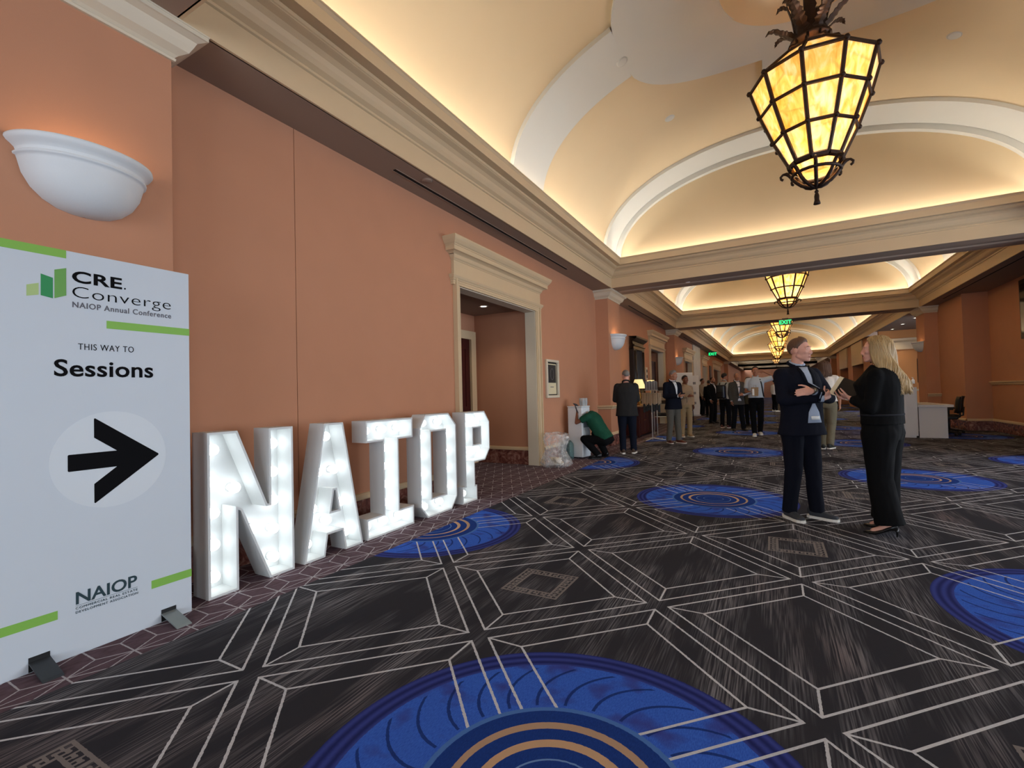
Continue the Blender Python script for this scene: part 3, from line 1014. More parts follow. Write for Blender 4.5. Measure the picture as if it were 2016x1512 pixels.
lantern = make_lantern('largest amber glass lantern, hanging nearest the camera', (0.52, 6.38, 3.417))
for k, (yy, zz, lb) in enumerate(((16.44, 3.53, 'amber lantern hanging second from the camera, beyond the first beam'),
                                  (25.3, 3.46, 'amber lantern hanging just behind the overhead exit sign'),
                                  (34.0, 3.44, 'amber lantern half hidden by the one behind the exit sign'),
                                  (43.5, 3.40, 'amber lantern hanging above the walking man in the pale shirt'),
                                  (53.0, 3.38, 'small far lantern showing only its foot below the beams'))):
    c_ = dup(lantern)
    c_.location = (XC + 0.01 - 0.01 * k, yy, zz)
    c_['label'] = lb
for k, yy in enumerate((6.38, 16.44, 25.3, 34.0, 43.5)):
    point_light('lantern_lamp', (0.52, yy, 4.15 + 0.1 * (k > 0)), (110, 420, 160, 160, 160)[k], (1.0, 0.94, 0.86), 0.12)

# ------------------------------------------------------------------ wall sconces: plaster half bowls
M_PLASTER = mat('sconce_plaster', 'D9DCDD', 0.55, vary=0.03, scale=8, bump=0.04, bscale=90)
M_LAMP = mat('lamp_glow', 'FFE2B0', 0.4, vary=0, emit='FFC98A', estr=14)
def sconce(label, x, y, z, side, k=1.0, power=6.0):
    root = thing('wall_sconce', label, 'wall lamp', (x, y, z), 0 if side > 0 else PI, 'plaster half bowl sconces')
    bowl = [(0.010, -0.335), (0.06, -0.332), (0.12, -0.318), (0.18, -0.285), (0.23, -0.235), (0.265, -0.17), (0.282, -0.10), (0.287, -0.085), (0.297, -0.083), (0.299, -0.072), (0.288, -0.066),
            (0.286, -0.058), (0.292, -0.045), (0.307, -0.030), (0.322, -0.018), (0.332, -0.002), (0.330, 0.012), (0.318, 0.017), (0.308, 0.010), (0.290, -0.05), (0.26, -0.15), (0.18, -0.25), (0.06, -0.30), (0.001, -0.30)]
    MB().lathe([(r_ * k, z_ * k) for r_, z_ in bowl], 40, (0, 0, 0), -PI / 2, PI / 2, sx=0.82).build('bowl', M_PLASTER, root)
    MB().box(0, 0.012, -0.17 * k, 0.17 * k, -0.20 * k, -0.03).build('back_plate', M_PLASTER, root)
    MB().lathe([(0.001, -0.20), (0.03, -0.20), (0.032, -0.14), (0.02, -0.11), (0.001, -0.10)], 12, (0.10 * k, 0, 0)).build('bulb', M_LAMP, root)
    d_ = 1 if side > 0 else -1
    if power: point_light('sconce_lamp', (x + 0.13 * d_, y, z - 0.06), power, (1.0, 0.70, 0.40), 0.05)
    return root
sconce('large white half bowl sconce above the sessions sign', PXF, 1.185, 2.755, 1, 1.0, 1.2)
sconce('white half bowl sconce beside the tall dark mirror', PXF, 11.80, 2.76, 1, 1.1, 2)
sconce('white half bowl sconce on the pilaster above the man in navy blazer and grey trousers', PXF, 20.80, 2.70, 1, 0.95, 2)
sconce('plaster half bowl sconce on the right pilaster above the reception counter', 4.41, 20.35, 2.72, -1, 0.95, 0.5)

# ------------------------------------------------------------------ small ceiling fittings
def disc_fitting(name, label, cat, loc, normal, r=0.075, m=None):
    root = thing(name, label, cat, loc)
    q_ = Vector(normal).to_track_quat('Z', 'Y').to_matrix().to_4x4()
    MB().lathe([(0.001, 0.012), (r * 0.8, 0.012), (r, 0.006), (r, 0.0)], 24, M=q_).build('cover', m or M_RIB, root)
    MB().lathe([(r * 1.02, 0.0), (r * 1.12, 0.004), (r * 1.16, 0.0)], 24, M=q_).build('rim', m or M_RIB, root)
    return root
def vault_spot(x, y, off):
    t = vt(x); p = vpt(t, off); e = vpt(t, off + 0.01)
    return (p.x, y, p.z), (e - p)
for lb, x, y, off in (('round flush speaker on the pale band of the near vault', -1.72, 6.50, RIB + 0.001), ('round flush speaker low on the left panel of the near vault', -1.42, 8.55, 0.001),
                      ('round flush speaker on the right panel of the near vault', 2.36, 8.6, 0.001)):
    l_, n_ = vault_spot(x, y, off)
    disc_fitting('ceiling_speaker', lb, 'speaker', l_, n_)
disc_fitting('smoke_detector', 'small white detector under the first beam', 'smoke detector', (-1.66, Y1 + 0.62, ZF + 0.03), (0, 0, -1), 0.06, M_WHITE)
disc_fitting('smoke_detector', 'small disc in the left soffit above the air slot', 'smoke detector', (-3.44, 4.3, ZF), (0, 0, -1), 0.06, M_SOFFIT)

M_DOWN = mat('downlight_glow', 'FFF4DE', 0.4, vary=0, emit='FFF0D6', estr=9)
def downlight(label, loc, power, grp=None, col_=(1, 0.86, 0.66)):
    root = thing('recessed_downlight', label, 'downlight', loc, 0, grp)
    MB().lathe([(0.001, -0.002), (0.055, -0.002)], 20).build('lens', M_DOWN, root)
    MB().lathe([(0.055, -0.001), (0.06, -0.008), (0.085, -0.004), (0.085, 0.0)], 20).build('trim_ring', M_WHITE, root)
    spot_light('downlight_lamp', (loc[0], loc[1], loc[2] - 0.03), power, col_, 2.0, 0.9, 0.05)
    return root
downlight('recessed downlight in the alcove ceiling behind the cased opening', (-4.48, 7.12, 2.92), 22)
for k, yy in enumerate((23.0, 25.0, 26.9)):
    downlight(['nearest of three downlights in the side hall ceiling', 'middle of three downlights in the side hall ceiling', 'farthest of three downlights in the side hall ceiling'][k],
              (4.85, yy, ZF), 60, 'side hall downlights')

# ------------------------------------------------------------------ exit signs
M_EXITGLOW = mat('exit_green_glow', '0BD36B', 0.4, vary=0, emit='12E57A', estr=2.2)
M_EXITBODY = mat('exit_sign_body', '0E3B26', 0.35, vary=0.1)
def exit_sign(label, loc, rotz, w=0.33, h=0.19):
    root = thing('exit_sign', label, 'exit sign', loc, rotz, 'green exit signs')
    MB().bevbox(-w / 2, w / 2, -0.015, 0.015, -h, 0, 0.006).build('panel', M_EXITBODY, root)
    MB().box(-0.10, 0.10, -0.02, 0.02, 0, 0.03).build('mount', M_BLACKPL, root)
    vs, fs = text_mesh('EXIT', h * 0.88, 0.95, 1.05, 0.004, 'CENTER', 0.001)
    MB().add([(v.x, -0.0165 - v.z, v.y - h * 0.80) for v in vs], fs).build('lettering', M_EXITGLOW, root)
    return root
exit_sign('green exit sign hung under the second beam', (0.50, Y2 - 0.06, ZF - 0.02), 0.0, 0.42, 0.22)
exit_sign('green exit sign far down the left wall', (-3.35, 33.5, 3.80), 0.2, 0.50, 0.28)

# ------------------------------------------------------------------ freestanding printed sign
M_FOAM = mat('sign_board_white', 'C7CFD7', 0.5, vary=0.015, scale=8, spec=0.3)
M_GREEN = mat('sign_green', '7FB548', 0.55, vary=0.02)
M_INK = mat('sign_ink', '0A0A0D', 0.7, vary=0.02, spec=0.1)
SX = -3.276
sign = thing('directional_sign', 'white printed floor sign with arrow reading THIS WAY TO Sessions', 'sign', (SX, 1.15, 0))
def sp(y, z, off=0.0): return (off, y - 1.15, z)
MB().bevbox(-0.022, 0.0, 0.66 - 1.15, 1.641 - 1.15, 0.0, 2.155, 0.002).build('board', M_FOAM, sign)
def flat(nm, pts, m, off=0.0012, parent=None):
    b_ = MB()
    b_.prism([(y_ - 1.15, z_) for y_, z_ in pts], 0, 0.0, off)
    return b_.build(nm, m, parent or sign)
flat('green_bar', [(0.66, 2.155), (1.038, 2.155), (1.038, 2.112), (0.66, 2.112)], M_GREEN)
flat('green_bar', [(1.211, 1.800), (1.641, 1.800), (1.641, 1.756), (1.211, 1.756)], M_GREEN)
flat('green_bar', [(1.42, 0.268), (1.641, 0.268), (1.641, 0.220), (1.42, 0.220)], M_GREEN)
flat('green_bar', [(0.66, 0.265), (0.999, 0.265), (0.999, 0.220), (0.66, 0.220)], M_GREEN)
flat('logo_bar', [(0.885, 1.943), (0.93, 1.960), (0.93, 1.899), (0.885, 1.886)], mat('logo_pale_green', 'A9C27E', 0.55, vary=0.02))
flat('logo_bar', [(0.938, 2.010), (0.985, 1.997), (0.985, 1.889), (0.938, 1.898)], mat('logo_deep_green', '1F8A4C', 0.55, vary=0.02))
flat('logo_bar', [(0.991, 2.042), (1.038, 2.060), (1.038, 1.913), (0.991, 1.891)], mat('logo_mid_green', '66A04A', 0.55, vary=0.02))
def sign_text(s, y0, z0, y1, cap, m, spacing=1.0, offset=0.0, nm='lettering', off=0.0012):
    """baseline from (y0,z0), stretched to end at y1; cap = capital height"""
    size = cap / 0.69
    vs, fs = text_mesh(s, size, 1.0, spacing, offset)
    a_, b_ = min(v.x for v in vs), max(v.x for v in vs)
    k_ = (y1 - y0) / (b_ - a_)
    MB().add([(off + v.z, (y0 - 1.15) + (v.x - a_) * k_, z0 + v.y) for v in vs], fs).build(nm, m, sign)
sign_text('CRE', 1.062, 1.993, 1.284, 0.060, M_INK, 1.05, 0.0022)
sign_text('.', 1.294, 1.993, 1.302, 0.060, M_INK, 1.0, 0.0)
sign_text('Converge', 1.063, 1.909, 1.535, 0.062, M_INK, 1.05, -0.0012)
sign_text('NAIOP Annual Conference', 1.063, 1.855, 1.537, 0.030, mat('sign_grey_ink', '55545C', 0.55, vary=0.02), 1.12, 0.0005)
sign_text('THIS WAY TO', 1.086, 1.628, 1.339, 0.034, M_INK, 1.12, -0.0002)
sign_text('Sessions', 0.988, 1.484, 1.437, 0.086, M_INK, 1.03, 0.0022)
circ = [(1.234 + 0.268 * math.cos(2 * PI * k / 48), 1.020 + 0.268 * math.sin(2 * PI * k / 48)) for k in range(48)]
flat('arrow_disc', circ, mat('sign_pale_disc', 'CFD6DC', 0.5, vary=0.01), 0.0008)
flat('arrow', [(1.156, 1.253), (1.152, 1.249), (1.152, 1.146), (1.255, 1.064), (1.045, 1.064), (1.041, 1.060), (1.041, 0.978), (1.045, 0.974), (1.255, 0.974), (1.152, 0.892), (1.152, 0.790), (1.156, 0.786), (1.460, 1.014), (1.462, 1.019), (1.460, 1.024)], M_INK, 0.0018)
M_TEAL = mat('sign_teal_ink', '17343C', 0.55, vary=0.02)
sign_text('NAIOP', 1.072, 0.268, 1.347, 0.062, M_TEAL, 1.0, 0.0016)
flat('rule_line', [(1.071, 0.2605), (1.349, 0.2605), (1.349, 0.2590), (1.071, 0.2590)], M_TEAL)
sign_text('COMMERCIAL REAL ESTATE', 1.071, 0.240, 1.349, 0.0125, M_TEAL, 1.2, 0.0)
sign_text('DEVELOPMENT ASSOCIATION', 1.071, 0.219, 1.351, 0.0125, M_TEAL, 1.2, 0.0)
M_STEEL = mat('foot_steel', '8E9696', 0.4, metal=0.5, vary=0.06)
for yc in (1.510, 0.929):
    f_ = MB()
    f_.box(-0.028, 0.003, yc - 1.15 - 0.040, yc - 1.15 + 0.040, 0.004, 0.075)
    ft = f_.build('foot_bracket', M_BLACKPL, sign)
    g_ = MB()
    y0_, y1_ = yc - 1.15 - 0.040, yc - 1.15 + 0.040
    g_.prism([(0.003, 0.052), (0.165, 0.010), (0.182, 0.002), (0.182, 0.0), (0.160, 0.003), (0.003, 0.046)], 1, y0_, y1_)
    g_.prism([(-0.025, 0.052), (-0.165, 0.010), (-0.182, 0.002), (-0.182, 0.0), (-0.160, 0.003), (-0.025, 0.046)], 1, y0_, y1_)
    g_.build('foot_plate', M_STEEL if yc > 1.2 else mat('foot_dark_steel', '3B3E42', 0.4, metal=0.4, vary=0.06), sign)

# ------------------------------------------------------------------ marquee letters
M_LETTER = mat('letter_white', 'D2D5D4', 0.5, vary=0.015, scale=12)
M_BULB = mat('bulb_glow', 'FFFFFF', 0.4, vary=0, emit='F4FBFF', estr=5.2)
M_SOCKET = mat('bulb_socket', 'E6E8E8', 0.4, vary=0.02)
LX = -3.33
LDEP = 0.185
def offset_poly(P, d):
    """mitre offset to the left of the walking direction"""
    n = len(P); out = []
    for i in range(n):
        a_, b_, c_ = Vector(P[i - 1]), Vector(P[i]), Vector(P[(i + 1) % n])
        e0, e1 = (b_ - a_).normalized(), (c_ - b_).normalized()
        n0, n1 = Vector((-e0.y, e0.x)), Vector((-e1.y, e1.x))
        m_ = (n0 + n1)
        if m_.length < 1e-6: out.append(b_ + n0 * d); continue
        m_.normalize()
        out.append(b_ + m_ * (d / max(0.3, m_.dot(n0))))
    return [tuple(v) for v in out]
def area2(P): return sum(P[i - 1][0] * P[i][1] - P[i][0] * P[i - 1][1] for i in range(len(P)))
BULB = MB(); BULB.sphere((0.062, 0, 0), 0.040, 16, 10)
SOCK = MB(); SOCK.lathe([(0.030, 0.0), (0.030, 0.012), (0.020, 0.016), (0.018, 0.030)], 14, M=Matrix.Rotation(PI / 2, 4, 'Y'))
bulb_proto = BULB.build('bulb', M_BULB); bulb_mesh = bulb_proto.data; bpy.data.objects.remove(bulb_proto)
sock_proto = SOCK.build('socket', M_SOCKET); sock_mesh = sock_proto.data; bpy.data.objects.remove(sock_proto)
def marquee(ch, y0, loops, bulbs, label):
    root = thing('marquee_letter', label, 'marquee letter', (LX - LDEP, y0, 0), 0, 'glowing marquee letters along the wall')
    t_ = 0.016
    fixed = []
    for i, P in enumerate(loops):
        ccw = area2(P) > 0
        if (i == 0) != ccw: P = P[::-1]        # outer counter-clockwise, holes clockwise
        fixed.append(P)
    # back panel
    tri = tessellate_polygon([[Vector((p[0], p[1], 0)) for p in P] for P in fixed])
    flatv = [p for P in fixed for p in P]
    bp_ = MB()
    n = len(flatv)
    bp_.add([(0.0, p[0], p[1]) for p in flatv] + [(0.012, p[0], p[1]) for p in flatv], [tuple(t) for t in tri] + [tuple(n + k for k in t) for t in tri])
    bp_.build('back_panel', M_LETTER, root)
    for i, P in enumerate(fixed):
        Q = offset_poly(P, t_)
        m = len(P)
        r_ = MB()
        vs = [(0.0, p[0], p[1]) for p in P] + [(LDEP, p[0], p[1]) for p in P] + [(LDEP, q[0], q[1]) for q in Q] + [(0.012, q[0], q[1]) for q in Q]
        fs = []
        for k in range(m):
            k2 = (k + 1) % m
            for j in range(3):
                fs.append((j * m + k, j * m + k2, (j + 1) * m + k2, (j + 1) * m + k))
        r_.add(vs, fs)
        r_.build('side_wall' if i == 0 else 'counter_wall', M_LETTER, root)
    for (by, bz) in bulbs:
        b_ = link('bulb', bulb_mesh, root, (0.012, by, bz))
        link('socket', sock_mesh, b_)
    return root
H_ = 1.118
marquee('N', 1.772, [[(0, 0), (0.205, 0), (0.205, 0.56), (0.223, 0.55), (0.440, 0), (0.645, 0), (0.645, H_), (0.442, H_), (0.442, 0.555), (0.425, 0.555), (0.205, H_), (0, H_)]],
        [(0.095, z) for z in (0.11, 0.33, 0.55, 0.77, 0.99)] + [(0.545, z) for z in (0.11, 0.33, 0.55, 0.77, 0.99)] + [(0.245, 0.70), (0.385, 0.37)],
        'glowing white marquee letter N, nearest the sessions sign')
marquee('A', 2.507, [[(0, 0), (0.200, 0), (0.232, 0.178), (0.386, 0.178), (0.418, 0), (0.617, 0), (0.408, H_), (0.209, H_)], [(0.268, 0.365), (0.350, 0.365), (0.318, 0.540), (0.300, 0.540)]],
        [(0.309, 1.00), (0.225, 0.70), (0.395, 0.70), (0.165, 0.40), (0.455, 0.40), (0.309, 0.27), (0.105, 0.12), (0.512, 0.12)],
        'glowing white marquee letter A between the N and the I')
marquee('I', 3.180, [[(0, 0), (0.650, 0), (0.650, 0.195), (0.435, 0.195), (0.435, 0.905), (0.650, 0.905), (0.650, H_ - 0.008), (0, H_ - 0.008), (0, 0.905), (0.218, 0.905), (0.218, 0.195), (0, 0.195)]],
        [(y_, 1.01) for y_ in (0.10, 0.325, 0.55)] + [(y_, 0.10) for y_ in (0.10, 0.325, 0.55)] + [(0.325, z) for z in (0.28, 0.46, 0.64, 0.82)],
        'glowing white slab-serif marquee letter I in the middle of the row')
marquee('O', 3.940, [[(0.117, 0), (0.555, 0), (0.665, 0.135), (0.665, 0.985), (0.520, H_ + 0.01), (0.105, H_ + 0.01), (0, 0.985), (0, 0.135)], [(0.195, 0.20), (0.455, 0.20), (0.455, 0.935), (0.195, 0.935)]],
        [(0.19, 1.03), (0.47, 1.03), (0.19, 0.10), (0.47, 0.10)] + [(0.098, z) for z in (0.26, 0.47, 0.68, 0.88)] + [(0.56, z) for z in (0.26, 0.47, 0.68, 0.88)],
        'glowing white angular marquee letter O next to the P')
marquee('P', 4.720, [[(0, 0), (0.318, 0), (0.318, 0.190), (0.275, 0.190), (0.275, 0.480), (0.525, 0.480), (0.645, 0.620), (0.645, 0.975), (0.525, H_), (0.070, H_), (0.070, 0.210), (0, 0.210)], [(0.250, 0.705), (0.428, 0.705), (0.428, 0.912), (0.250, 0.912)]],
        [(0.16, 1.01), (0.34, 1.01), (0.50, 0.98), (0.16, 0.81), (0.535, 0.81), (0.16, 0.60), (0.34, 0.59), (0.50, 0.62), (0.17, 0.38), (0.16, 0.10)],
        'glowing white marquee letter P, farthest of the row beside the cased opening')
# ------------------------------------------------------------------ people
M_SKIN = mat('skin_fair', 'D6A08C', 0.55, vary=0.06, scale=25, spec=0.35)
M_SKIN2 = mat('skin_tan', 'A9755A', 0.55, vary=0.06, scale=25, spec=0.35)
M_SKIN3 = mat('skin_brown', '7A4C38', 0.55, vary=0.06, scale=25, spec=0.35)
M_EYE = mat('eye_white', 'E4DDD6', 0.3, vary=0)
M_IRIS = mat('eye_iris', '2A2422', 0.25, vary=0)
M_LIP = mat('lip', 'A8625A', 0.5, vary=0.03)
def cloth(name, c, vary=0.12, bump=0.25, scale=40, bscale=450):
    return mat(name, c, 0.9, vary=vary, scale=scale, bump=bump, bscale=bscale, spec=0.15)

def remeshed(mb, voxel, smooth=4, factor=0.5):
    me = bpy.data.meshes.new('tmp')
    me.from_pydata(mb.v, [], mb.f)
    bm = bmesh.new(); bm.from_mesh(me); bmesh.ops.recalc_face_normals(bm, faces=bm.faces); bm.to_mesh(me); bm.free()
    ob = bpy.data.objects.new('tmp', me); col.objects.link(ob)
    r = ob.modifiers.new('r', 'REMESH'); r.mode = 'VOXEL'; r.voxel_size = voxel; r.use_smooth_shade = True
    if smooth:
        s_ = ob.modifiers.new('s', 'SMOOTH'); s_.iterations = smooth; s_.factor = factor
    dg = bpy.context.evaluated_depsgraph_get()
    out = bpy.data.meshes.new_from_object(ob.evaluated_get(dg))
    bpy.data.objects.remove(ob); bpy.data.meshes.remove(me)
    out.materials.clear()
    return out

def wrinkle(me, amp, freq, seed=0.0):
    nv = len(me.vertices)
    co, no = [0.0] * (nv * 3), [0.0] * (nv * 3)
    me.vertices.foreach_get('co', co)
    me.vertex_normals.foreach_get('vector', no)
    N_ = noise.noise
    for i in range(0, nv * 3, 3):
        x, y, z = co[i] * freq, co[i + 1] * freq, co[i + 2] * freq
        k = amp * (N_((x + seed, y, z * 0.55)) + 0.5 * N_((x * 2.3, y * 2.3 + seed, z * 1.1)))
        co[i] += no[i] * k; co[i + 1] += no[i + 1] * k; co[i + 2] += no[i + 2] * k
    me.vertices.foreach_set('co', co)
    me.update()

def cone(mb, p0, r0, p1, r1, n=14, flat0=False, flat1=False):
    p0, p1 = Vector(p0), Vector(p1)
    d = (p1 - p0)
    if d.length < 1e-6: d = Vector((0, 0, 1e-3))
    d.normalize()
    path, rad = [], []
    if not flat0:
        for a_ in (85, 60, 30): path.append(p0 - d * r0 * math.sin(math.radians(a_))); rad.append(r0 * math.cos(math.radians(a_)))
    path += [p0, (p0 + p1) / 2, p1]; rad += [r0, (r0 + r1) / 2, r1]
    if not flat1:
        for a_ in (30, 60, 85): path.append(p1 + d * r1 * math.sin(math.radians(a_))); rad.append(r1 * math.cos(math.radians(a_)))
    mb.tube(path, rad, n)

def loft(mb, rings, n=28, ex=2.3):
    """rings: (centre, right, front, half width, half depth)"""
    vs = []
    for c_, r_, f_, hw, hd in rings:
        for i in range(n):
            a_ = 2 * PI * i / n
            ca, sa = math.cos(a_), math.sin(a_)
            vs.append(Vector(c_) + Vector(r_) * (hw * math.copysign(abs(ca) ** (2 / ex), ca)) + Vector(f_) * (hd * math.copysign(abs(sa) ** (2 / ex), sa)))
    m = len(rings)
    fs = [(j * n + i, j * n + (i + 1) % n, (j + 1) * n + (i + 1) % n, (j + 1) * n + i) for j in range(m - 1) for i in range(n)]
    fs += [tuple(reversed(range(n))), tuple((m - 1) * n + i for i in range(n))]
    mb.add(vs, fs, True)

def add_hand(mb, wrist, d, nrm, s=1.0, curl=0.5, thumb=1, spread=0.0):
    wrist, d, nrm = Vector(wrist), Vector(d).normalized(), Vector(nrm)
    nrm = (nrm - d * nrm.dot(d)).normalized()
    sd = d.cross(nrm).normalized()
    loft(mb, [(wrist - d * 0.01 * s, sd, nrm, 0.026 * s, 0.019 * s), (wrist + d * 0.025 * s, sd, nrm, 0.034 * s, 0.017 * s), (wrist + d * 0.06 * s, sd, nrm, 0.042 * s, 0.015 * s), (wrist + d * 0.092 * s, sd, nrm, 0.040 * s, 0.013 * s)], 16, 2.6)
    for i, (o, L) in enumerate(zip((-0.031, -0.0105, 0.0105, 0.030), (0.060, 0.075, 0.080, 0.070))):
        p = wrist + d * 0.088 * s + sd * o * s
        ang = 0.15
        for j, fr in enumerate((0.45, 0.32, 0.26)):
            ang += curl * (0.55 if j else 0.7)
            dd = (d * math.cos(ang) + nrm * math.sin(ang) + sd * (spread * (i - 1.5))).normalized()
            q_ = p + dd * L * fr * s
            r0 = (0.0092 - 0.0009 * j) * s
            cone(mb, p, r0, q_, r0 - 0.0007 * s, 8)
            p = q_
    p = wrist + d * 0.022 * s + sd * 0.028 * s * thumb
    for j, L in enumerate((0.042, 0.032, 0.026)):
        dd = (d * (0.65 + 0.2 * j) + sd * thumb * (0.75 - 0.25 * j) + nrm * (0.25 + 0.25 * j * curl)).normalized()
        q_ = p + dd * L * s
        cone(mb, p, (0.0125 - 0.0014 * j) * s, q_, (0.0115 - 0.0014 * j) * s, 8)
        p = q_

SPZ = [0.78, 0.93, 1.08, 1.30, 1.45, 1.53]
DEF = dict(pelvis=(0, 0, 0.93), waist=(0, 0.0, 1.08), chest=(0, 0.005, 1.30), shoulder=(0, -0.01, 1.45), neck=(0, -0.012, 1.53), head=(0, 0.028, 1.665),
           shR=(0.178, -0.01, 1.425), elR=(0.225, -0.035, 1.145), wrR=(0.225, 0.07, 0.905), hdR=(0.0, 0.25, -1.0), pnR=(-1, 0.2, 0),
           hipR=(0.09, 0, 0.90), knR=(0.105, 0.02, 0.50), anR=(0.11, -0.02, 0.085), ftR=(0.18, 1.0, 0))
for k_ in ('sh', 'el', 'wr', 'hd', 'pn', 'hip', 'kn', 'an', 'ft'):
    x_, y_, z_ = DEF[k_ + 'R']
    DEF[k_ + 'L'] = (-x_, y_, z_)

def person(label, loc, face, H=1.78, joints=None, female=False, skin=None, hair=None, head_yaw=0.0, head_pitch=0.0, head_roll=0.0,
           top=None, bottom=None, shoes=None, vox=0.013, build=1.0, belly=0.0, detail=False, curl=(0.5, 0.5), group=None, beard=None, name='person'):
    s = H / 1.78
    J = dict(DEF)
    if joints: J.update(joints)
    dirs = ('hd', 'pn', 'ft')
    J = {k: (Vector(v) if k[:2] in dirs else Vector(v) * s) for k, v in J.items()}
    rz = math.atan2(-face[0], face[1])
    root = thing(name, label, 'person', (loc[0], loc[1], 0), rz, group)
    skin = skin or M_SKIN
    sw = 0.93 if female else 1.0

    spine = [J['pelvis'] + (J['pelvis'] - J['waist']), J['pelvis'], J['waist'], J['chest'], J['shoulder'], J['neck']]
    def frame(z):
        """centre and axes at default height z"""
        for i in range(5):
            if z <= SPZ[i + 1] or i == 4:
                f = (z - SPZ[i]) / (SPZ[i + 1] - SPZ[i]); break
        c_ = spine[i].lerp(spine[i + 1], f)
        t0 = (spine[min(i + 1, 5)] - spine[i]).normalized()
        t1 = (spine[min(i + 2, 5)] - spine[min(i + 1, 4)]).normalized()
        t_ = (t0 * (1 - f) + t1 * f).normalized()
        hipv = (J['hipR'] - J['hipL']).normalized(); shv = (J['shR'] - J['shL']).normalized()
        g = max(0, min(1, (z - 0.95) / 0.4))
        rv = hipv.lerp(shv, g); rv = (rv - t_ * rv.dot(t_)).normalized()
        return c_, rv, t_.cross(rv).normalized()
    def ring(z, hw, hd, dy=0.0):
        c_, r_, f_ = frame(z)
        return (c_ + f_ * dy * s, r_, f_, hw * s * build, hd * s * build)

    # ---- body: one continuous skin
    B = MB()
    hm = Matrix.Rotation(head_yaw, 3, 'Z') @ Matrix.Rotation(head_pitch, 3, 'X') @ Matrix.Rotation(head_roll, 3, 'Y')
    hc = J['head']
    hs = s * (0.97 if female else 1.0)
    def hp(x, y, z): return hc + hm @ (Vector((x, y, z)) * hs)
    def ell(x, y, z, rx, ry, rz_): B.sphere(hp(x, y, z), (rx * hs, ry * hs, rz_ * hs), 20, 12, M=hm)
    ell(0, -0.012, 0.032, 0.076, 0.096, 0.082)
    ell(0, 0.030, -0.005, 0.064, 0.068, 0.080)
    ell(0, 0.035, -0.055, 0.053, 0.058, 0.056)
    ell(0, 0.070, -0.094, 0.024, 0.022, 0.020)
    for sg in (-1, 1):
        cone(B, hp(sg * 0.052, 0.0, -0.055), 0.017 * hs, hp(sg * 0.018, 0.068, -0.094), 0.015 * hs, 10)      # jaw line
        ell(sg * 0.041, 0.062, -0.018, 0.022, 0.022, 0.020)                                                  # cheek
        cone(B, hp(sg * 0.012, 0.090, 0.030), 0.010 * hs, hp(sg * 0.045, 0.072, 0.030), 0.010 * hs, 8)         # brow
        ell(sg * 0.077, -0.006, -0.005, 0.009, 0.020, 0.031)                                                 # ear
        ell(sg * 0.013, 0.098, -0.036, 0.010, 0.011, 0.009)                                                  # nostril wing
    cone(B, hp(0, 0.087, 0.018), 0.009 * hs, hp(0, 0.105, -0.028), 0.0125 * hs, 10)
    ell(0, 0.084, -0.068, 0.024, 0.014, 0.011)
    cone(B, J['neck'] - Vector((0, 0.0, 0.05)) * s, (0.056 if not female else 0.048) * s, hp(0, -0.018, -0.05), (0.052 if not female else 0.044) * s, 16)
    bw = build
    loft(B, [ring(0.86, 0.14, 0.10), ring(0.95, 0.15, 0.105), ring(1.08, 0.135, 0.095), ring(1.25, 0.15, 0.10), ring(1.38, 0.155, 0.095), ring(1.46, 0.12, 0.075), ring(1.52, 0.055, 0.055)])
    for S in 'RL':
        cone(B, J['shoulder'].lerp(J['sh' + S], 0.35), 0.045 * s, J['sh' + S], 0.046 * s, 12)
        cone(B, J['sh' + S], 0.044 * s * bw, J['el' + S], 0.036 * s, 12)
        cone(B, J['el' + S], 0.036 * s, J['wr' + S], 0.025 * s * sw, 12)
        add_hand(B, J['wr' + S], J['hd' + S], J['pn' + S], s * sw * 0.98, curl[0 if S == 'R' else 1], thumb=(1 if S == 'R' else -1))
        cone(B, J['hip' + S], 0.072 * s, J['kn' + S], 0.048 * s, 12)
        cone(B, J['kn' + S], 0.046 * s, J['an' + S], 0.033 * s, 12)
        ft = J['ft' + S].normalized()
        cone(B, J['an' + S] + Vector((0, 0, -0.045)) * s - ft * 0.02 * s, 0.026 * s, J['an' + S] + ft * 0.12 * s + Vector((0, 0, -0.058 if not (shoes or {}).get('heel') else -0.118)) * s, 0.020 * s, 10)
    me = remeshed(B, vox * 0.62 if not detail else 0.0062, 3 if detail else 2, 0.5)
    me.materials.append(skin)
    link('body', me, root)

    # ---- face details
    for sg in (-1, 1):
        e = MB(); e.sphere(hp(sg * 0.030, 0.0755, 0.010), (0.0125 * hs, 0.010 * hs, 0.0055 * hs), 12, 8, M=hm)
        eo = e.build('eye', M_EYE, root)
        i_ = MB(); i_.sphere(hp(sg * 0.030, 0.0825, 0.010), (0.0055 * hs, 0.0042 * hs, 0.0052 * hs), 10, 6, M=hm)
        i_.build('iris', M_IRIS, eo)
        if hair:
            b_ = MB(); b_.tube([hp(sg * 0.012, 0.0965, 0.029), hp(sg * 0.030, 0.0905, 0.034), hp(sg * 0.047, 0.0775, 0.029)], [0.0025 * hs, 0.0032 * hs, 0.002 * hs], 6)
            b_.build('eyebrow', hair['mat'], root)
    l_ = MB()
    l_.tube([hp(-0.024, 0.086, -0.066), hp(-0.010, 0.0965, -0.063), hp(0, 0.0975, -0.065), hp(0.010, 0.0965, -0.063), hp(0.024, 0.086, -0.066)], [0.0015 * hs, 0.0032 * hs, 0.0034 * hs, 0.0032 * hs, 0.0015 * hs], 8)
    l_.tube([hp(-0.020, 0.087, -0.073), hp(0, 0.0965, -0.0745), hp(0.020, 0.087, -0.073)], [0.0015 * hs, 0.0042 * hs, 0.0015 * hs], 8)
    l_.build('lips', M_LIP, root)

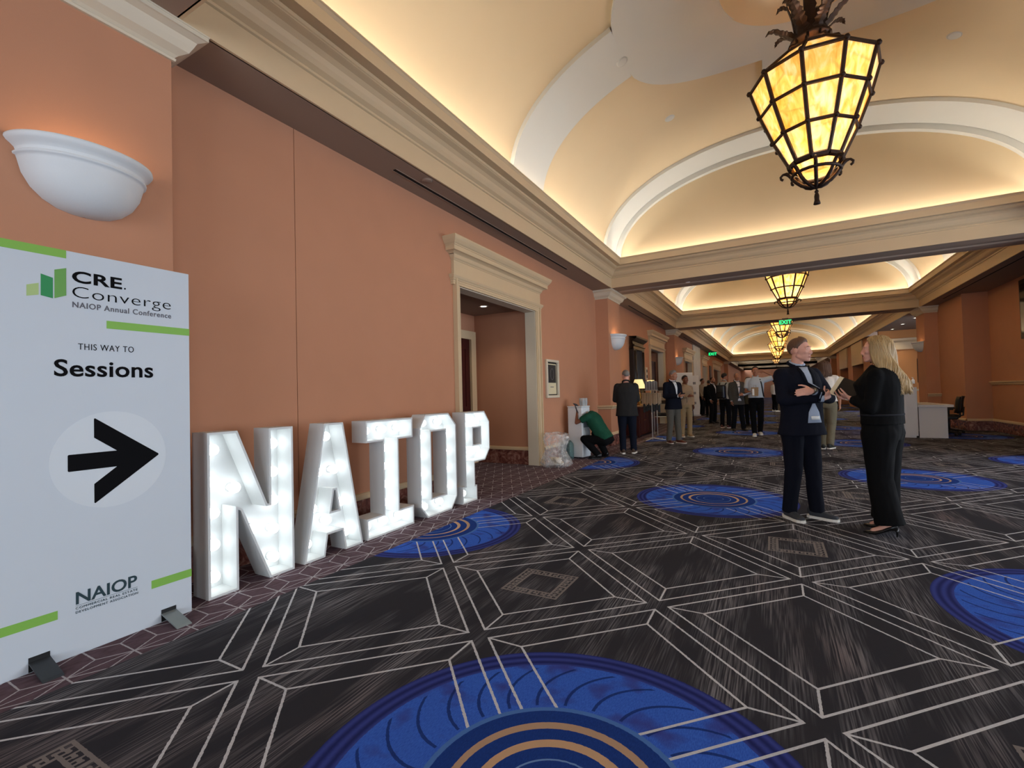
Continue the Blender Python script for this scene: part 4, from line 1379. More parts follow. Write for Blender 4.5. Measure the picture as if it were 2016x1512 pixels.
    # ---- hair
    def cap(lines, thick, rows=10, cols=44, mesh=None):
        """shell of hair; lines: list of (azimuth from front in degrees, lowest elevation in degrees)"""
        c0 = Vector((0, -0.012, 0.030))
        rx, ry, rz_ = 0.079, 0.100, 0.086
        vs, fs = [], []
        def low(a_):
            a_ = abs(a_)
            for (a0, e0), (a1, e1) in zip(lines, lines[1:]):
                if a_ <= a1:
                    f = (a_ - a0) / max(1e-6, a1 - a0); f = f * f * (3 - 2 * f)
                    return e0 + (e1 - e0) * f
            return lines[-1][1]
        for j in range(rows + 1):
            for i in range(cols):
                az = -180 + 360 * i / cols
                el = low(az) + (88 - low(az)) * (j / rows)
                az_r, el_r = math.radians(az), math.radians(el)
                d = Vector((math.sin(az_r) * math.cos(el_r), math.cos(az_r) * math.cos(el_r), math.sin(el_r)))
                k = 1 / math.sqrt((d.x / rx) ** 2 + (d.y / ry) ** 2 + (d.z / rz_) ** 2)
                th = thick(az, el) * min(1.0, 0.25 + j / rows * 3.0)
                th += 0.0022 * noise.noise(Vector((az * 0.18, el * 0.03, 3.3))) 
                p = c0 + d * (k + th)
                vs.append(hp(p.x, p.y, p.z))
        for j in range(rows):
            for i in range(cols):
                fs.append((j * cols + i, j * cols + (i + 1) % cols, (j + 1) * cols + (i + 1) % cols, (j + 1) * cols + i))
        fs.append(tuple(rows * cols + i for i in range(cols)))
        m_ = MB(); m_.add(vs, fs, True)
        o_ = m_.build('hair', hair['mat'], root)
        md = o_.modifiers.new('thick', 'SOLIDIFY'); md.thickness = 0.012; md.offset = -1
        return o_
    if hair:
        kind = hair.get('kind', 'short')
        if kind == 'short':
            fr = hair.get('front', 36)
            cap([(0, fr), (28, fr - 2), (48, fr - 14), (62, 8), (74, -14), (84, -16), (100, 2), (118, -14), (150, -38), (180, -44)],
                lambda az, el: (0.002 + 0.013 * max(0, math.sin(math.radians(el))) ** 1.5 + 0.010 * max(0, math.cos(math.radians(az))) ** 2 * max(0, math.sin(math.radians(el)))) * hair.get('vol', 1.0))
        elif kind == 'fringe':   # receding
            cap([(0, 66), (40, 60), (60, 30), (74, -10), (84, -14), (100, 2), (118, -14), (150, -38), (180, -44)], lambda az, el: 0.005)
        else:
            cap([(0, 40), (30, 34), (50, 10), (70, -30), (90, -45), (130, -50), (180, -55)], lambda az, el: 0.012 + 0.010 * max(0, math.sin(math.radians(el))))
            rnd = random.Random(hair.get('seed', 5))
            L = hair.get('length', 0.40)
            n_ = hair.get('n', 200)
            wv = hair.get('wave', 0.010)
            def strand(azd, eld, out, ln, jit):
                az, el = math.radians(azd), math.radians(eld)
                pts = []
                sx, cy = math.sin(az), math.cos(az)
                for q_ in range(17):
                    f = q_ / 16
                    e2 = el * max(0.0, 1 - f * 3.4)
                    r_ = 0.090 + out
                    fall = max(0, f - 0.10)
                    zz = 0.032 + (0.088 + out) * math.sin(e2) - fall * ln * 1.12
                    wx = sx * (r_ * math.cos(e2) * (0.95 + 0.28 * f))
                    wy = cy * (r_ * math.cos(e2) * 1.12) - 0.012 - 0.045 * f * f
                    if cy > 0: wy -= 0.07 * f * cy
                    amp = wv * f * 1.7
                    ph = azd * 0.045
                    wx += amp * math.sin(ph + f * 10) + jit * 0.006 * f; wy += amp * math.cos(ph * 1.7 + f * 9)
                    wy -= hair.get('sweep', 0.0) * f * f
                    pts.append(hp(wx, wy, zz))
                return pts
            st = MB()
            for layer, (out, rad, cnt) in enumerate(((0.0, 0.016, n_ // 4), (0.012, 0.0070, n_), (0.017, 0.0052, n_ // 2))):
                for k in range(cnt):
                    azd = 58 + 244 * ((k + rnd.random()) / cnt)
                    st.tube(strand(azd, rnd.uniform(0, 72), out + rnd.uniform(0, 0.005), L * rnd.uniform(0.84, 1.04), rnd.uniform(-1, 1)),
                            [rad * hs * w_ for w_ in (0.7, 0.8, 1, 1, 1, 1, 1, 1, 1, 1, 0.95, 0.9, 0.85, 0.75, 0.65, 0.5, 0.25)], 5)
            st.build('hair', hair['mat'], root)
    if beard:
        bd = MB()
        bd.tube([hp(-0.062, 0.01, -0.035), hp(-0.052, 0.05, -0.075), hp(-0.022, 0.085, -0.098), hp(0, 0.092, -0.103), hp(0.022, 0.085, -0.098), hp(0.052, 0.05, -0.075), hp(0.062, 0.01, -0.035)], [0.010 * hs, 0.018 * hs, 0.022 * hs, 0.023 * hs, 0.022 * hs, 0.018 * hs, 0.010 * hs], 10)
        bd.tube([hp(-0.026, 0.088, -0.062), hp(0, 0.098, -0.054), hp(0.026, 0.088, -0.062)], [0.005 * hs, 0.007 * hs, 0.005 * hs], 8)
        bd.build('beard', beard, root)

    # ---- trousers
    bt = bottom or {}
    T = MB()
    wd = bt.get('wide', 1.0); hemw = bt.get('hem', 1.0)
    wz = bt.get('waist', 1.03)
    loft(T, [ring(0.84, 0.155, 0.115), ring(0.90, 0.172, 0.130), ring(0.96, 0.172, 0.130, belly * 0.3), ring(wz, 0.160, 0.122, belly * 0.6)])
    for S in 'RL':
        hp_ = J['hip' + S]; kn = J['kn' + S]; an = J['an' + S]
        cone(T, hp_, 0.094 * s * wd * build, kn, 0.070 * s * wd, 16)
        low_ = an + (kn - an).normalized() * bt.get('hem_z', -0.02) * s
        cone(T, kn, 0.070 * s * wd, low_, 0.060 * s * wd * hemw, 16, flat1=True)
    me = remeshed(T, vox, 4, 0.5)
    wrinkle(me, bt.get('wr', 0.006) * s, 9, loc[0] * 7)
    me.materials.append(bt.get('mat'))
    trousers = link('trousers', me, root)
    if bt.get('belt'):
        c_, r_, f_ = frame(wz - 0.02)
        b_ = MB(); n_ = 40
        pts = []
        for i in range(n_ + 1):
            a_ = 2 * PI * i / n_
            pts.append(c_ + r_ * math.cos(a_) * 0.168 * s * build + f_ * (math.sin(a_) * 0.130 * s * build + belly * 0.6 * s))
        b_.tube(pts, 0.014 * s, 6)
        b_.build('belt', bt['belt'], root)

    # ---- upper garment
    tp = top or {}
    U = MB()
    hz = tp.get('hem', 0.93)
    ez = tp.get('ease', 0.0)
    fl = tp.get('flare', 0.0)
    rings = [ring(hz, 0.182 + ez + fl, 0.132 + ez + fl, belly * 0.7)]
    if hz < 0.92: rings.append(ring(0.95, 0.180 + ez, 0.131 + ez, belly))
    cs = 0.9 if female else 1.0
    rings += [ring(1.06, (0.172 - (0.012 if female else 0)) + ez, 0.126 + ez, belly), ring(1.20, 0.182 * cs + ez, 0.130 + ez, belly * 0.4), ring(1.33, 0.192 * cs + ez, 0.134 + (0.018 if female else 0) + ez, 0.02 if female else 0),
              ring(1.42, 0.176 * cs + ez, 0.112 + ez), ring(1.475, 0.125 * cs + ez, 0.088 + ez * 0.6), ring(1.515, 0.072, 0.072)]
    loft(U, rings)
    slv = tp.get('sleeve', 1.0)
    for S in 'RL':
        sh, el, wr = J['sh' + S], J['el' + S], J['wr' + S]
        cone(U, J['shoulder'].lerp(sh, 0.3), (0.062 + ez * 0.6) * s, sh, (0.064 + ez * 0.7) * s * cs, 16)
        if slv >= 1.0:
            cone(U, sh, (0.064 + ez * 0.7) * s * cs * build, el, (0.054 + ez * 0.5) * s * cs, 16)
            cone(U, el, (0.054 + ez * 0.5) * s * cs, wr - (wr - el).normalized() * tp.get('cuff', 0.01) * s, (0.041 + ez * 0.5) * s * cs, 16, flat1=True)
        else:
            cone(U, sh, (0.064 + ez * 0.7) * s * cs, sh.lerp(el, slv), (0.060 + ez * 0.6) * s * cs, 16, flat1=True)
    me = remeshed(U, vox, 4, 0.5)
    wrinkle(me, tp.get('wr', 0.005) * s, 10, loc[1] * 3)
    me.materials.append(tp.get('mat'))
    garment = link(tp.get('name', 'jacket'), me, root)
    bvh = BVHTree.FromPolygons([v.co.copy() for v in me.vertices], [tuple(p.vertices) for p in me.polygons])
    def drape(nm, rows, m, off=0.004, cols=6, back=False, thick=0.004):
        """rows: (z, x left, x right) in default-height metres, laid on the front (or back) of the garment"""
        vs = []
        sg = -1 if back else 1
        for z_, xl, xr in rows:
            for i in range(cols + 1):
                x_ = xl + (xr - xl) * i / cols
                hit = bvh.ray_cast(Vector((x_ * s, sg * 1.2, z_ * s)), Vector((0, -sg, 0)))
                yy = hit[0].y if hit[0] is not None and hit[0].y * sg > 0.02 else sg * 0.062 * s
                vs.append((x_ * s, yy + sg * off, z_ * s))
        n_ = cols + 1
        m_ = MB().add(vs, [(j * n_ + i, j * n_ + i + 1, (j + 1) * n_ + i + 1, (j + 1) * n_ + i) for j in range(len(rows) - 1) for i in range(cols)], True)
        o_ = m_.build(nm, m, root)
        md = o_.modifiers.new('thick', 'SOLIDIFY'); md.thickness = thick
        return o_
    # shirt collar and front in the opening of a jacket
    if tp.get('shirt'):
        sm = tp['shirt']
        vb = tp.get('v', 1.12)
        rows = []
        for k in range(9):
            f = k / 8
            z_ = 1.500 + (vb - 1.500) * f
            w_ = 0.046 * (1 - f) + 0.004
            rows.append((z_, -w_, w_))
        drape('shirt_front', rows, sm, 0.003)
        lm = tp.get('lapel', tp['mat'])
        for sg in (-1, 1):
            rr = []
            for k in range(8):
                f = k / 7
                z_ = 1.485 + (vb - 1.485) * f
                w_ = 0.044 * (1 - f) + 0.004
                o2 = w_ + 0.055 * min(1, 0.55 + f * 1.4) * (1 - f * 0.85)
                rr.append((z_, sg * w_ if sg > 0 else -o2, o2 if sg > 0 else -w_))
            drape('lapel', rr, lm, 0.007, 3)
        if tp.get('open'):      # shirt showing below the buttoning point too
            zb, wb = tp['open']
            drape('shirt_front', [(zb, -wb, wb * 0.8), ((zb + vb) / 2, -wb * 0.75, wb * 0.6), (vb - 0.02, -0.02, 0.015)], sm, 0.004)
        ck = MB()
        n0 = J['neck']
        for a_ in range(0, 1):
            ck.tube([n0 + Vector((0.060 * math.sin(t_) , 0.058 * math.cos(t_) + 0.006, 0.012 - 0.025 * math.cos(t_))) * s for t_ in [2 * PI * q_ / 16 for q_ in range(17)]], 0.013 * s, 6)
        ck.build('shirt_collar', sm, root)
        jc = MB()
        jc.tube([n0 + Vector((0.075 * math.sin(t_), 0.068 * math.cos(t_) + 0.0, 0.0 - 0.035 * math.cos(t_))) * s for t_ in [PI * (0.28 + 1.44 * q_ / 14) for q_ in range(15)]], 0.016 * s, 6)
        jc.build('jacket_collar', tp['mat'], root)
        if slv >= 1.0:
            for S in 'RL':
                el, wr = J['el' + S], J['wr' + S]
                d_ = (wr - el).normalized()
                c_ = MB(); cone(c_, wr - d_ * 0.03 * s, 0.037 * s, wr + d_ * 0.004 * s, 0.034 * s, 14, True, True)
                c_.build('shirt_cuff', sm, root)
    elif tp.get('collar'):
        ck = MB()
        n0 = J['neck']
        ck.tube([n0 + Vector((0.064 * math.sin(t_), 0.060 * math.cos(t_) + 0.006, 0.010 - 0.030 * math.cos(t_))) * s for t_ in [2 * PI * q_ / 16 for q_ in range(17)]], 0.015 * s, 6)
        ck.build('collar', tp['collar'], root)
        drape('button_placket', [(1.46, -0.014, 0.014), (1.3, -0.014, 0.014), (1.15, -0.014, 0.014), (1.0, -0.014, 0.014)], tp['collar'], 0.003, 2)

    # ---- shoes
    sh_ = shoes or {}
    for S in 'RL':
        an = J['an' + S]; ft = J['ft' + S].normalized()
        sd = ft.cross(Vector((0, 0, 1))).normalized()
        g = Vector((an.x, an.y, 0)) + Vector((0, 0, an.z - 0.085 * s))
        upm = MB()
        if sh_.get('heel'):
            hh = sh_['heel'] * s
            g = Vector((an.x, an.y, 0))
            pts = [(-0.055, 0.030, hh + 0.012, 0.034), (-0.01, 0.028, hh * 0.85 + 0.008, 0.026), (0.05, 0.033, hh * 0.35 + 0.008, 0.018), (0.10, 0.038, 0.010, 0.019), (0.145, 0.028, 0.008, 0.015), (0.185, 0.008, 0.007, 0.008)]
            loft(upm, [(g + ft * a_ * s + Vector((0, 0, z_)), sd, Vector((0, 0, 1)), w_ * s, t_ * s) for a_, w_, z_, t_ in pts], 16, 2.2)
            m_ = upm.build('shoe', sh_['mat'], root)
            hl = MB(); hl.tube([g - ft * 0.045 * s + Vector((0, 0, hh * 0.95)), g - ft * 0.052 * s + Vector((0, 0, hh * 0.5)), g - ft * 0.050 * s], [0.018 * s, 0.009 * s, 0.006 * s], 8)
            hl.build('heel', sh_['mat'], m_)
            continue
        prof = [(-0.075, 0.026, 0.070, 0.030), (-0.05, 0.034, 0.062, 0.048), (0.0, 0.036, 0.058, 0.048), (0.05, 0.040, 0.048, 0.036), (0.11, 0.046, 0.038, 0.026), (0.155, 0.042, 0.034, 0.021), (0.185, 0.026, 0.030, 0.014)]
        loft(upm, [(g + ft * a_ * s + Vector((0, 0, z_ * s)), sd, Vector((0, 0, 1)), w_ * s, t_ * s) for a_, w_, z_, t_ in prof], 18, 2.4)
        so = upm.build('shoe', sh_.get('mat'), root)
        out = [(-0.082, 0.024), (-0.05, 0.038), (0.0, 0.040), (0.05, 0.042), (0.11, 0.050), (0.16, 0.045), (0.192, 0.026), (0.20, 0.0)]
        poly = [(a_, w_) for a_, w_ in out] + [(a_, -w_) for a_, w_ in reversed(out[:-1])]
        n_ = len(poly)
        sl = MB()
        tz = sh_.get('sole_h', 0.022)
        vs = [g + ft * a_ * s + sd * w_ * s + Vector((0, 0, z_ * s)) for z_ in (0.0, tz) for a_, w_ in poly]
        sl.add(vs, [tuple(range(n_)), tuple(reversed(range(n_, 2 * n_)))] + [(i, (i + 1) % n_, n_ + (i + 1) % n_, n_ + i) for i in range(n_)])
        sl.build('sole', sh_.get('sole') or sh_.get('mat'), so)
    return root, J, drape, hp, frame

M_HAIRBR = mat('hair_brown', '5A3F2E', 0.6, vary=0.25, scale=60, stretch=(1, 1, 0.2))
M_HAIRDK = mat('hair_dark', '1D1613', 0.6, vary=0.25, scale=60, stretch=(1, 1, 0.2))
M_HAIRGR = mat('hair_grey', '77706A', 0.6, vary=0.2, scale=60, stretch=(1, 1, 0.2))
M_HAIRBL = mat('hair_blonde', 'A98C60', 0.5, vary=0.55, scale=38, stretch=(1, 1, 0.12))
M_NAVY = cloth('navy_wool', '12141F')
M_NAVY2 = cloth('navy_trouser', '0E101A')
M_BLACKC = cloth('black_crepe', '0B0B0C')
M_SHIRTBL = cloth('pale_blue_shirt', 'A7B2C4', 0.05)
M_SHIRTWH = cloth('white_shirt', 'D9DBDF', 0.04)
M_RUBBER = mat('white_rubber', 'DEDAD0', 0.6, vary=0.03)
M_BLKLEATH = mat('black_leather', '0D0C0C', 0.3, vary=0.1)

# ---- man with folded arms
mj = dict(elR=(0.245, 0.075, 1.185), wrR=(-0.055, 0.235, 1.190), hdR=(-0.85, -0.05, 0.40), pnR=(0.1, -1, 0.15),
          elL=(-0.265, 0.090, 1.185), wrL=(0.080, 0.262, 1.262), hdL=(0.97, -0.12, -0.05), pnL=(-0.1, -0.9, -0.35),
          hipR=(0.09, 0, 0.90), knR=(0.115, 0.03, 0.50), anR=(0.135, -0.02, 0.085), ftR=(0.10, 1.0, 0),
          hipL=(-0.09, 0, 0.90), knL=(-0.10, 0.035, 0.50), anL=(-0.105, 0.055, 0.085), ftL=(-0.45, 1.0, 0), head=(0, 0.035, 1.665))
r_, J_, drape_, hp_, fr_ = person('man in navy blazer with folded arms facing the blonde woman', (0.235, 5.62), (0.64, -0.77), 1.815, mj, skin=M_SKIN,
    hair=dict(mat=M_HAIRBR, kind='short', front=34, vol=1.1), head_yaw=0.45, head_pitch=0.0, detail=True, vox=0.010, build=1.06, belly=0.03, curl=(0.75, 0.25),
    top=dict(mat=M_NAVY, name='blazer', hem=0.83, ease=0.012, flare=0.02, shirt=M_SHIRTBL, v=1.16, open=(0.955, 0.085), wr=0.007, cuff=0.03, lapel=cloth('navy_lapel', '0F111A')),
    bottom=dict(mat=M_NAVY2, wide=1.10, hem=1.0, wr=0.007, belt=mat('brown_belt', '3A2418', 0.5)), shoes=dict(mat=mat('grey_knit_shoe', '34363B', 0.8, vary=0.1), sole=M_RUBBER, sole_h=0.026))
w_ = MB()
d_ = (J_['wrL'] - J_['elL']).normalized()
cw = J_['wrL'] + d_ * 0.012
a1 = d_.orthogonal().normalized(); a2 = d_.cross(a1)
w_.tube([cw + (a1 * math.cos(t_) + a2 * math.sin(t_)) * 0.031 for t_ in [2 * PI * q_ / 18 for q_ in range(19)]], 0.008, 6)
watch = w_.build('wrist_watch', mat('watch_strap', '2A2522', 0.5), r_)
f_ = Vector((0.1, 0.9, 0.25)); f_ = (f_ - d_ * f_.dot(d_)).normalized()
q4 = f_.to_track_quat('Z', 'Y').to_matrix().to_4x4()
MB().lathe([(0.001, 0.010), (0.017, 0.010), (0.021, 0.006), (0.021, -0.004)], 20, M=Matrix.Translation(cw + f_ * 0.030) @ q4).build('watch_case', mat('watch_metal', '8C8676', 0.3, metal=0.8, vary=0.05), watch)
bd_ = drape_('name_badge', [(1.02, -0.055, 0.035), (0.985, -0.055, 0.035)], M_WHITE, 0.012)

# ---- blonde woman in black with tablet and papers
wj = dict(shR=(0.160, -0.01, 1.405), shL=(-0.160, -0.01, 1.405), elL=(-0.205, 0.02, 1.130), wrL=(-0.085, 0.215, 1.215), hdL=(0.25, 0.90, 0.38), pnL=(0.55, -0.1, 0.85),
          elR=(0.200, 0.06, 1.14), wrR=(0.020, 0.250, 1.205), hdR=(-0.45, 0.85, 0.25), pnR=(-0.35, 0.0, 0.9),
          hipR=(0.085, 0, 0.90), knR=(0.10, 0.01, 0.50), anR=(0.10, 0.03, 0.145), ftR=(0.15, 1.0, 0),
          hipL=(-0.085, 0, 0.90), knL=(-0.10, 0.01, 0.50), anL=(-0.11, -0.05, 0.145), ftL=(-0.15, 1.0, 0), head=(0, 0.030, 1.655))
rw_, Jw, drw, hpw, frw = person('blonde woman in black jumpsuit holding a tablet and papers', (0.865, 5.35), (-0.90, 0.42), 1.775, wj, female=True, skin=M_SKIN,
    hair=dict(mat=M_HAIRBL, kind='long', length=0.44, n=420, wave=0.020, seed=3, sweep=0.05), head_yaw=0.34, head_pitch=0.0, detail=True, vox=0.010, build=1.10, curl=(0.5, 0.35),
    top=dict(mat=M_BLACKC, name='black_top', hem=0.98, ease=0.012, wr=0.006, cuff=0.03), bottom=dict(mat=M_BLACKC, wide=1.34, hem=1.42, waist=1.06, wr=0.008, hem_z=-0.045), shoes=dict(mat=M_BLKLEATH, heel=0.075))
pc, pr_, pf = frw(1.065)
wb_ = MB(); wb_.tube([pc + pr_ * math.cos(t_) * 0.190 + pf * math.sin(t_) * 0.150 for t_ in [2 * PI * q_ / 40 for q_ in range(41)]], 0.010, 6)
wb_.build('waist_sash', cloth('charcoal_satin', '26262A'), rw_)
nk_ = MB(); n0 = Jw['neck']
nk_.tube([n0 + Vector((0.056 * math.sin(t_), 0.056 * math.cos(t_), -0.012 - 0.03 * math.cos(t_))) for t_ in [2 * PI * q_ / 24 for q_ in range(25)]], 0.0025, 5)
nk_.build('necklace', mat('silver_chain', 'B9B2A6', 0.3, metal=0.9, vary=0.05), rw_)

def slab_between(name, label, cat, root, c, ax, ay, w, h, t, parts, rad=0.012):
    """thin held slab: c centre, ax/ay unit axes in the person's frame"""
    M_ = root.matrix_world.copy()
    M_ = Matrix.Translation(root.location) @ Matrix.Rotation(root.rotation_euler.z, 4, 'Z')
    ax, ay = Vector(ax).normalized(), Vector(ay)
    ay = (ay - ax * ay.dot(ax)).normalized(); az = ax.cross(ay)
    L_ = Matrix((ax, ay, az)).transposed().to_4x4()
    th_ = thing(name, label, cat)
    th_.matrix_world = M_ @ Matrix.Translation(Vector(c)) @ L_
    out = []
    for k in range(4):
        cx_, cy_ = (w / 2 - rad) * (1 if k in (0, 3) else -1), (h / 2 - rad) * (1 if k in (0, 1) else -1)
        for q_ in range(4):
            a_ = PI / 2 * k + PI / 2 * q_ / 3
            out.append((cx_ + rad * math.cos(a_), cy_ + rad * math.sin(a_)))
    for nm, m, z0, z1 in parts:
        MB().prism(out, 2, z0, z1).build(nm, m, th_)
    return th_
M_TABLET = mat('tablet_grey', '3C3F42', 0.45, metal=0.3, vary=0.04)
cl_ = Jw['wrL'] + Vector((0.075, 0.020, 0.075))
slab_between('tablet', 'dark grey tablet held by the blonde woman', 'tablet', rw_, cl_, (0.35, 0.86, 0.35), (0.25, -0.45, 0.86), 0.25, 0.18, 0.008, [('back_shell', M_TABLET, 0.0, 0.006), ('edge_band', M_WHITE, -0.003, 0.0), ('screen', M_BLACKPL, -0.0045, -0.003)])
cl2 = Jw['wrL'] + Vector((0.105, 0.085, 0.095))
slab_between('paper_sheets', 'cream papers held behind the tablet by the blonde woman', 'papers', rw_, cl2, (0.35, 0.86, 0.35), (0.25, -0.45, 0.86), 0.21, 0.19, 0.004, [('sheet', mat('cream_paper', 'E9DFC0', 0.7, vary=0.03), 0.0, 0.002), ('sheet', mat('cream_paper', 'E9DFC0', 0.7), 0.003, 0.004)], 0.002)
# ------------------------------------------------------------------ the other people in the corridor
M_TWEED = cloth('charcoal_plaid', '2B2A2A', 0.3, scale=70)
M_DENIM = cloth('dark_denim', '141824', 0.2)
M_GREYTR = cloth('grey_trouser', '57544D')
M_GREYBL = cloth('grey_blazer', '4A4742', 0.2)
M_DKSUIT = cloth('dark_suit', '121214')
M_GREENSH = cloth('green_shirt', '1D4A38', 0.1)
M_TAN = cloth('beige_top', 'A58D72')
M_KHAKI = cloth('khaki_trouser', 'A08A68')
M_OLIVE = cloth('olive_trouser', '6A6250')
M_TEEWH = cloth('white_tee', 'D8CEC2', 0.05)
M_BRSHOE = mat('red_brown_leather', '5A2A1E', 0.4, vary=0.12)
M_DKSHOE = mat('dark_leather', '1A1513', 0.4, vary=0.1)
STAND = dict(elR=(0.215, -0.02, 1.15), wrR=(0.205, 0.06, 0.91), elL=(-0.215, -0.02, 1.15), wrL=(-0.205, 0.06, 0.91))
def P_(**k):
    d = dict(STAND); d.update(k); return d

# grey-haired man in a plaid jacket, back to the camera
person('grey-haired man in dark plaid jacket and jeans, back turned, beside the crouching man', (-2.74, 10.02), (-0.25, 0.97), 1.785,
       P_(elR=(0.225, 0.02, 1.15), wrR=(0.10, 0.25, 1.12), hdR=(-0.6, 0.7, 0.1), elL=(-0.24, 0.02, 1.15), wrL=(-0.12, 0.25, 1.12), hdL=(0.6, 0.7, 0.1), anR=(0.12, 0.04, 0.085), anL=(-0.10, -0.04, 0.085), head=(0.0, 0.045, 1.66)),
       hair=dict(mat=M_HAIRGR, kind='short', vol=0.8), head_pitch=-0.25, head_yaw=0.25, build=1.14,
       top=dict(mat=M_TWEED, name='jacket', hem=0.80, ease=0.012, flare=0.012, shirt=M_SHIRTWH), bottom=dict(mat=M_DENIM, wide=1.12), shoes=dict(mat=mat('brown_suede', '4A362A', 0.8), sole=M_RUBBER, sole_h=0.028))

# man in navy blazer and grey trousers looking at his phone
pr2, J2, dr2, hp2, fr2 = person('man in navy blazer and grey trousers looking down at a phone', (-2.20, 12.35), (0.72, -0.69), 1.83,
       P_(elR=(0.235, 0.03, 1.15), wrR=(0.06, 0.30, 1.15), hdR=(-0.5, 0.85, 0.15), pnR=(-0.5, 0, 0.85), elL=(-0.225, 0.02, 1.14), wrL=(-0.03, 0.29, 1.13), hdL=(0.5, 0.85, 0.1), pnL=(0.4, 0, 0.9), anR=(0.12, -0.04, 0.085), anL=(-0.10, 0.06, 0.085), ftL=(-0.35, 1, 0), head=(0, 0.045, 1.655)),
       hair=dict(mat=M_HAIRGR, kind='short', vol=1.1), head_pitch=-0.12, head_yaw=0.35, skin=M_SKIN2, build=1.06, belly=0.02,
       top=dict(mat=M_NAVY, name='blazer', hem=0.83, ease=0.010, flare=0.012, shirt=M_SHIRTWH, v=1.10), bottom=dict(mat=M_GREYTR, wide=1.12), shoes=dict(mat=M_BRSHOE, sole=M_RUBBER, sole_h=0.016))
slab_between('smartphone', 'dark phone held by the man in navy blazer and grey trousers', 'phone', pr2, J2['wrR'] + Vector((-0.045, 0.10, 0.035)), (1, 0.1, 0), (0, 0.85, 0.45), 0.075, 0.15, 0.008, [('phone_body', M_BLACKPL, 0, 0.007), ('screen', mat('phone_screen', '10141C', 0.1, vary=0), 0.007, 0.008)])

# person in beige mostly hidden behind him
person('person in beige top and khaki trousers behind the man with the phone', (-2.17, 14.1), (0.5, -0.85), 1.73, P_(elR=(0.22, 0.04, 1.15), wrR=(0.02, 0.26, 1.18), hdR=(-0.8, 0.5, 0.2)),
       skin=M_SKIN3, hair=dict(mat=M_HAIRDK, kind='short'), head_yaw=0.3, top=dict(mat=M_TAN, name='shirt', hem=0.92, collar=M_TAN), bottom=dict(mat=M_KHAKI, wide=1.1), shoes=dict(mat=M_TAN, sole=M_RUBBER))

# man in dark green shirt crouching at the water dispenser
gj = dict(pelvis=(0.0, -0.10, 0.40), waist=(0.0, 0.01, 0.54), chest=(0.0, 0.14, 0.74), shoulder=(0.0, 0.23, 0.87), neck=(0.0, 0.29, 0.91), head=(0.0, 0.41, 0.92),
          shR=(0.185, 0.21, 0.85), elR=(0.22, 0.40, 0.74), wrR=(0.14, 0.47, 0.90), hdR=(-0.2, 0.6, 0.8), pnR=(-0.3, 0.9, -0.3),
          shL=(-0.185, 0.21, 0.85), elL=(-0.25, 0.43, 0.73), wrL=(-0.17, 0.44, 0.98), hdL=(0.1, 0.25, 1.0), pnL=(0.3, 0.9, -0.2),
          hipR=(0.10, -0.10, 0.38), knR=(0.20, 0.24, 0.48), anR=(0.16, 0.00, 0.10), ftR=(0.25, 1, 0),
          hipL=(-0.10, -0.10, 0.38), knL=(-0.19, 0.30, 0.40), anL=(-0.16, 0.02, 0.10), ftL=(-0.25, 1, 0))
gr_, Jg, drg, hpg, frg = person('man in dark green shirt crouching in front of the white water dispenser', (-3.02, 9.12), (-0.95, 0.10), 1.76, gj, skin=M_SKIN3, hair=dict(mat=M_HAIRDK, kind='short'), head_pitch=-0.9,
       top=dict(mat=M_GREENSH, name='shirt', hem=0.90, sleeve=0.62, ease=0.015, wr=0.008), bottom=dict(mat=M_BLACKC, wide=1.12), shoes=dict(mat=M_BLKLEATH))
for S in 'RL':
    g_ = MB(); add_hand(g_, Jg['wr' + S], Jg['hd' + S], Jg['pn' + S], 1.12, 0.55, 1 if S == 'R' else -1)
    cone(g_, Jg['wr' + S], 0.032, Jg['wr' + S] - Jg['hd' + S].normalized() * 0.05, 0.036, 12)
    me_ = remeshed(g_, 0.008, 2); me_.materials.append(mat('grey_work_glove', '3A3840', 0.8, vary=0.1)); link('work_glove', me_, gr_)

# man in pale shirt walking towards the camera
wk_, Jk, drk, hpk, frk = person('man in pale short-sleeved shirt walking towards the camera, hand behind his head', (-0.40, 14.85), (0.10, -1.0), 1.93,
       P_(elR=(0.235, 0.02, 1.14), wrR=(0.10, 0.25, 1.12), hdR=(-0.9, 0.4, 0.05), pnR=(0, -0.6, 0.7), elL=(-0.47, 0.02, 1.50), wrL=(-0.20, -0.02, 1.655), hdL=(0.95, -0.35, 0.05), pnL=(0.1, 1, 0),
          knR=(0.09, 0.10, 0.50), anR=(0.07, 0.14, 0.085), knL=(-0.09, 0.06, 0.50), anL=(-0.075, -0.12, 0.10), ftR=(0.1, 1, 0), ftL=(-0.1, 1, 0)),
       skin=M_SKIN2, hair=dict(mat=M_HAIRDK, kind='short', front=44), build=0.98, top=dict(mat=cloth('pale_blue_white', 'BCC4CA', 0.05), name='shirt', hem=0.98, sleeve=0.72, ease=0.012, collar=cloth('pale_blue_white', 'BCC4CA')),
       bottom=dict(mat=M_BLACKC, wide=1.05, belt=M_BLKLEATH), shoes=dict(mat=mat('white_sneaker', 'D8D4C6', 0.6, vary=0.05), sole=M_RUBBER))
drk('shoulder_strap', [(1.46, -0.115, -0.085), (1.36, -0.135, -0.105), (1.25, -0.155, -0.122), (1.12, -0.175, -0.140), (1.0, -0.190, -0.160)], M_BLKLEATH, 0.008, 2)
M4 = Matrix.Translation(wk_.location) @ Matrix.Rotation(wk_.rotation_euler.z, 4, 'Z')
bag = thing('paper_bag', 'brown paper bag carried by the walking man in the pale shirt', 'paper bag', M4 @ (Jk['wrR'] + Vector((-0.06, 0.11, -0.10))), wk_.rotation_euler.z)
pb = MB()
pb.prism([(-0.075, 0), (0.075, 0), (0.085, 0.24), (-0.085, 0.24)], 1, -0.05, 0.05)
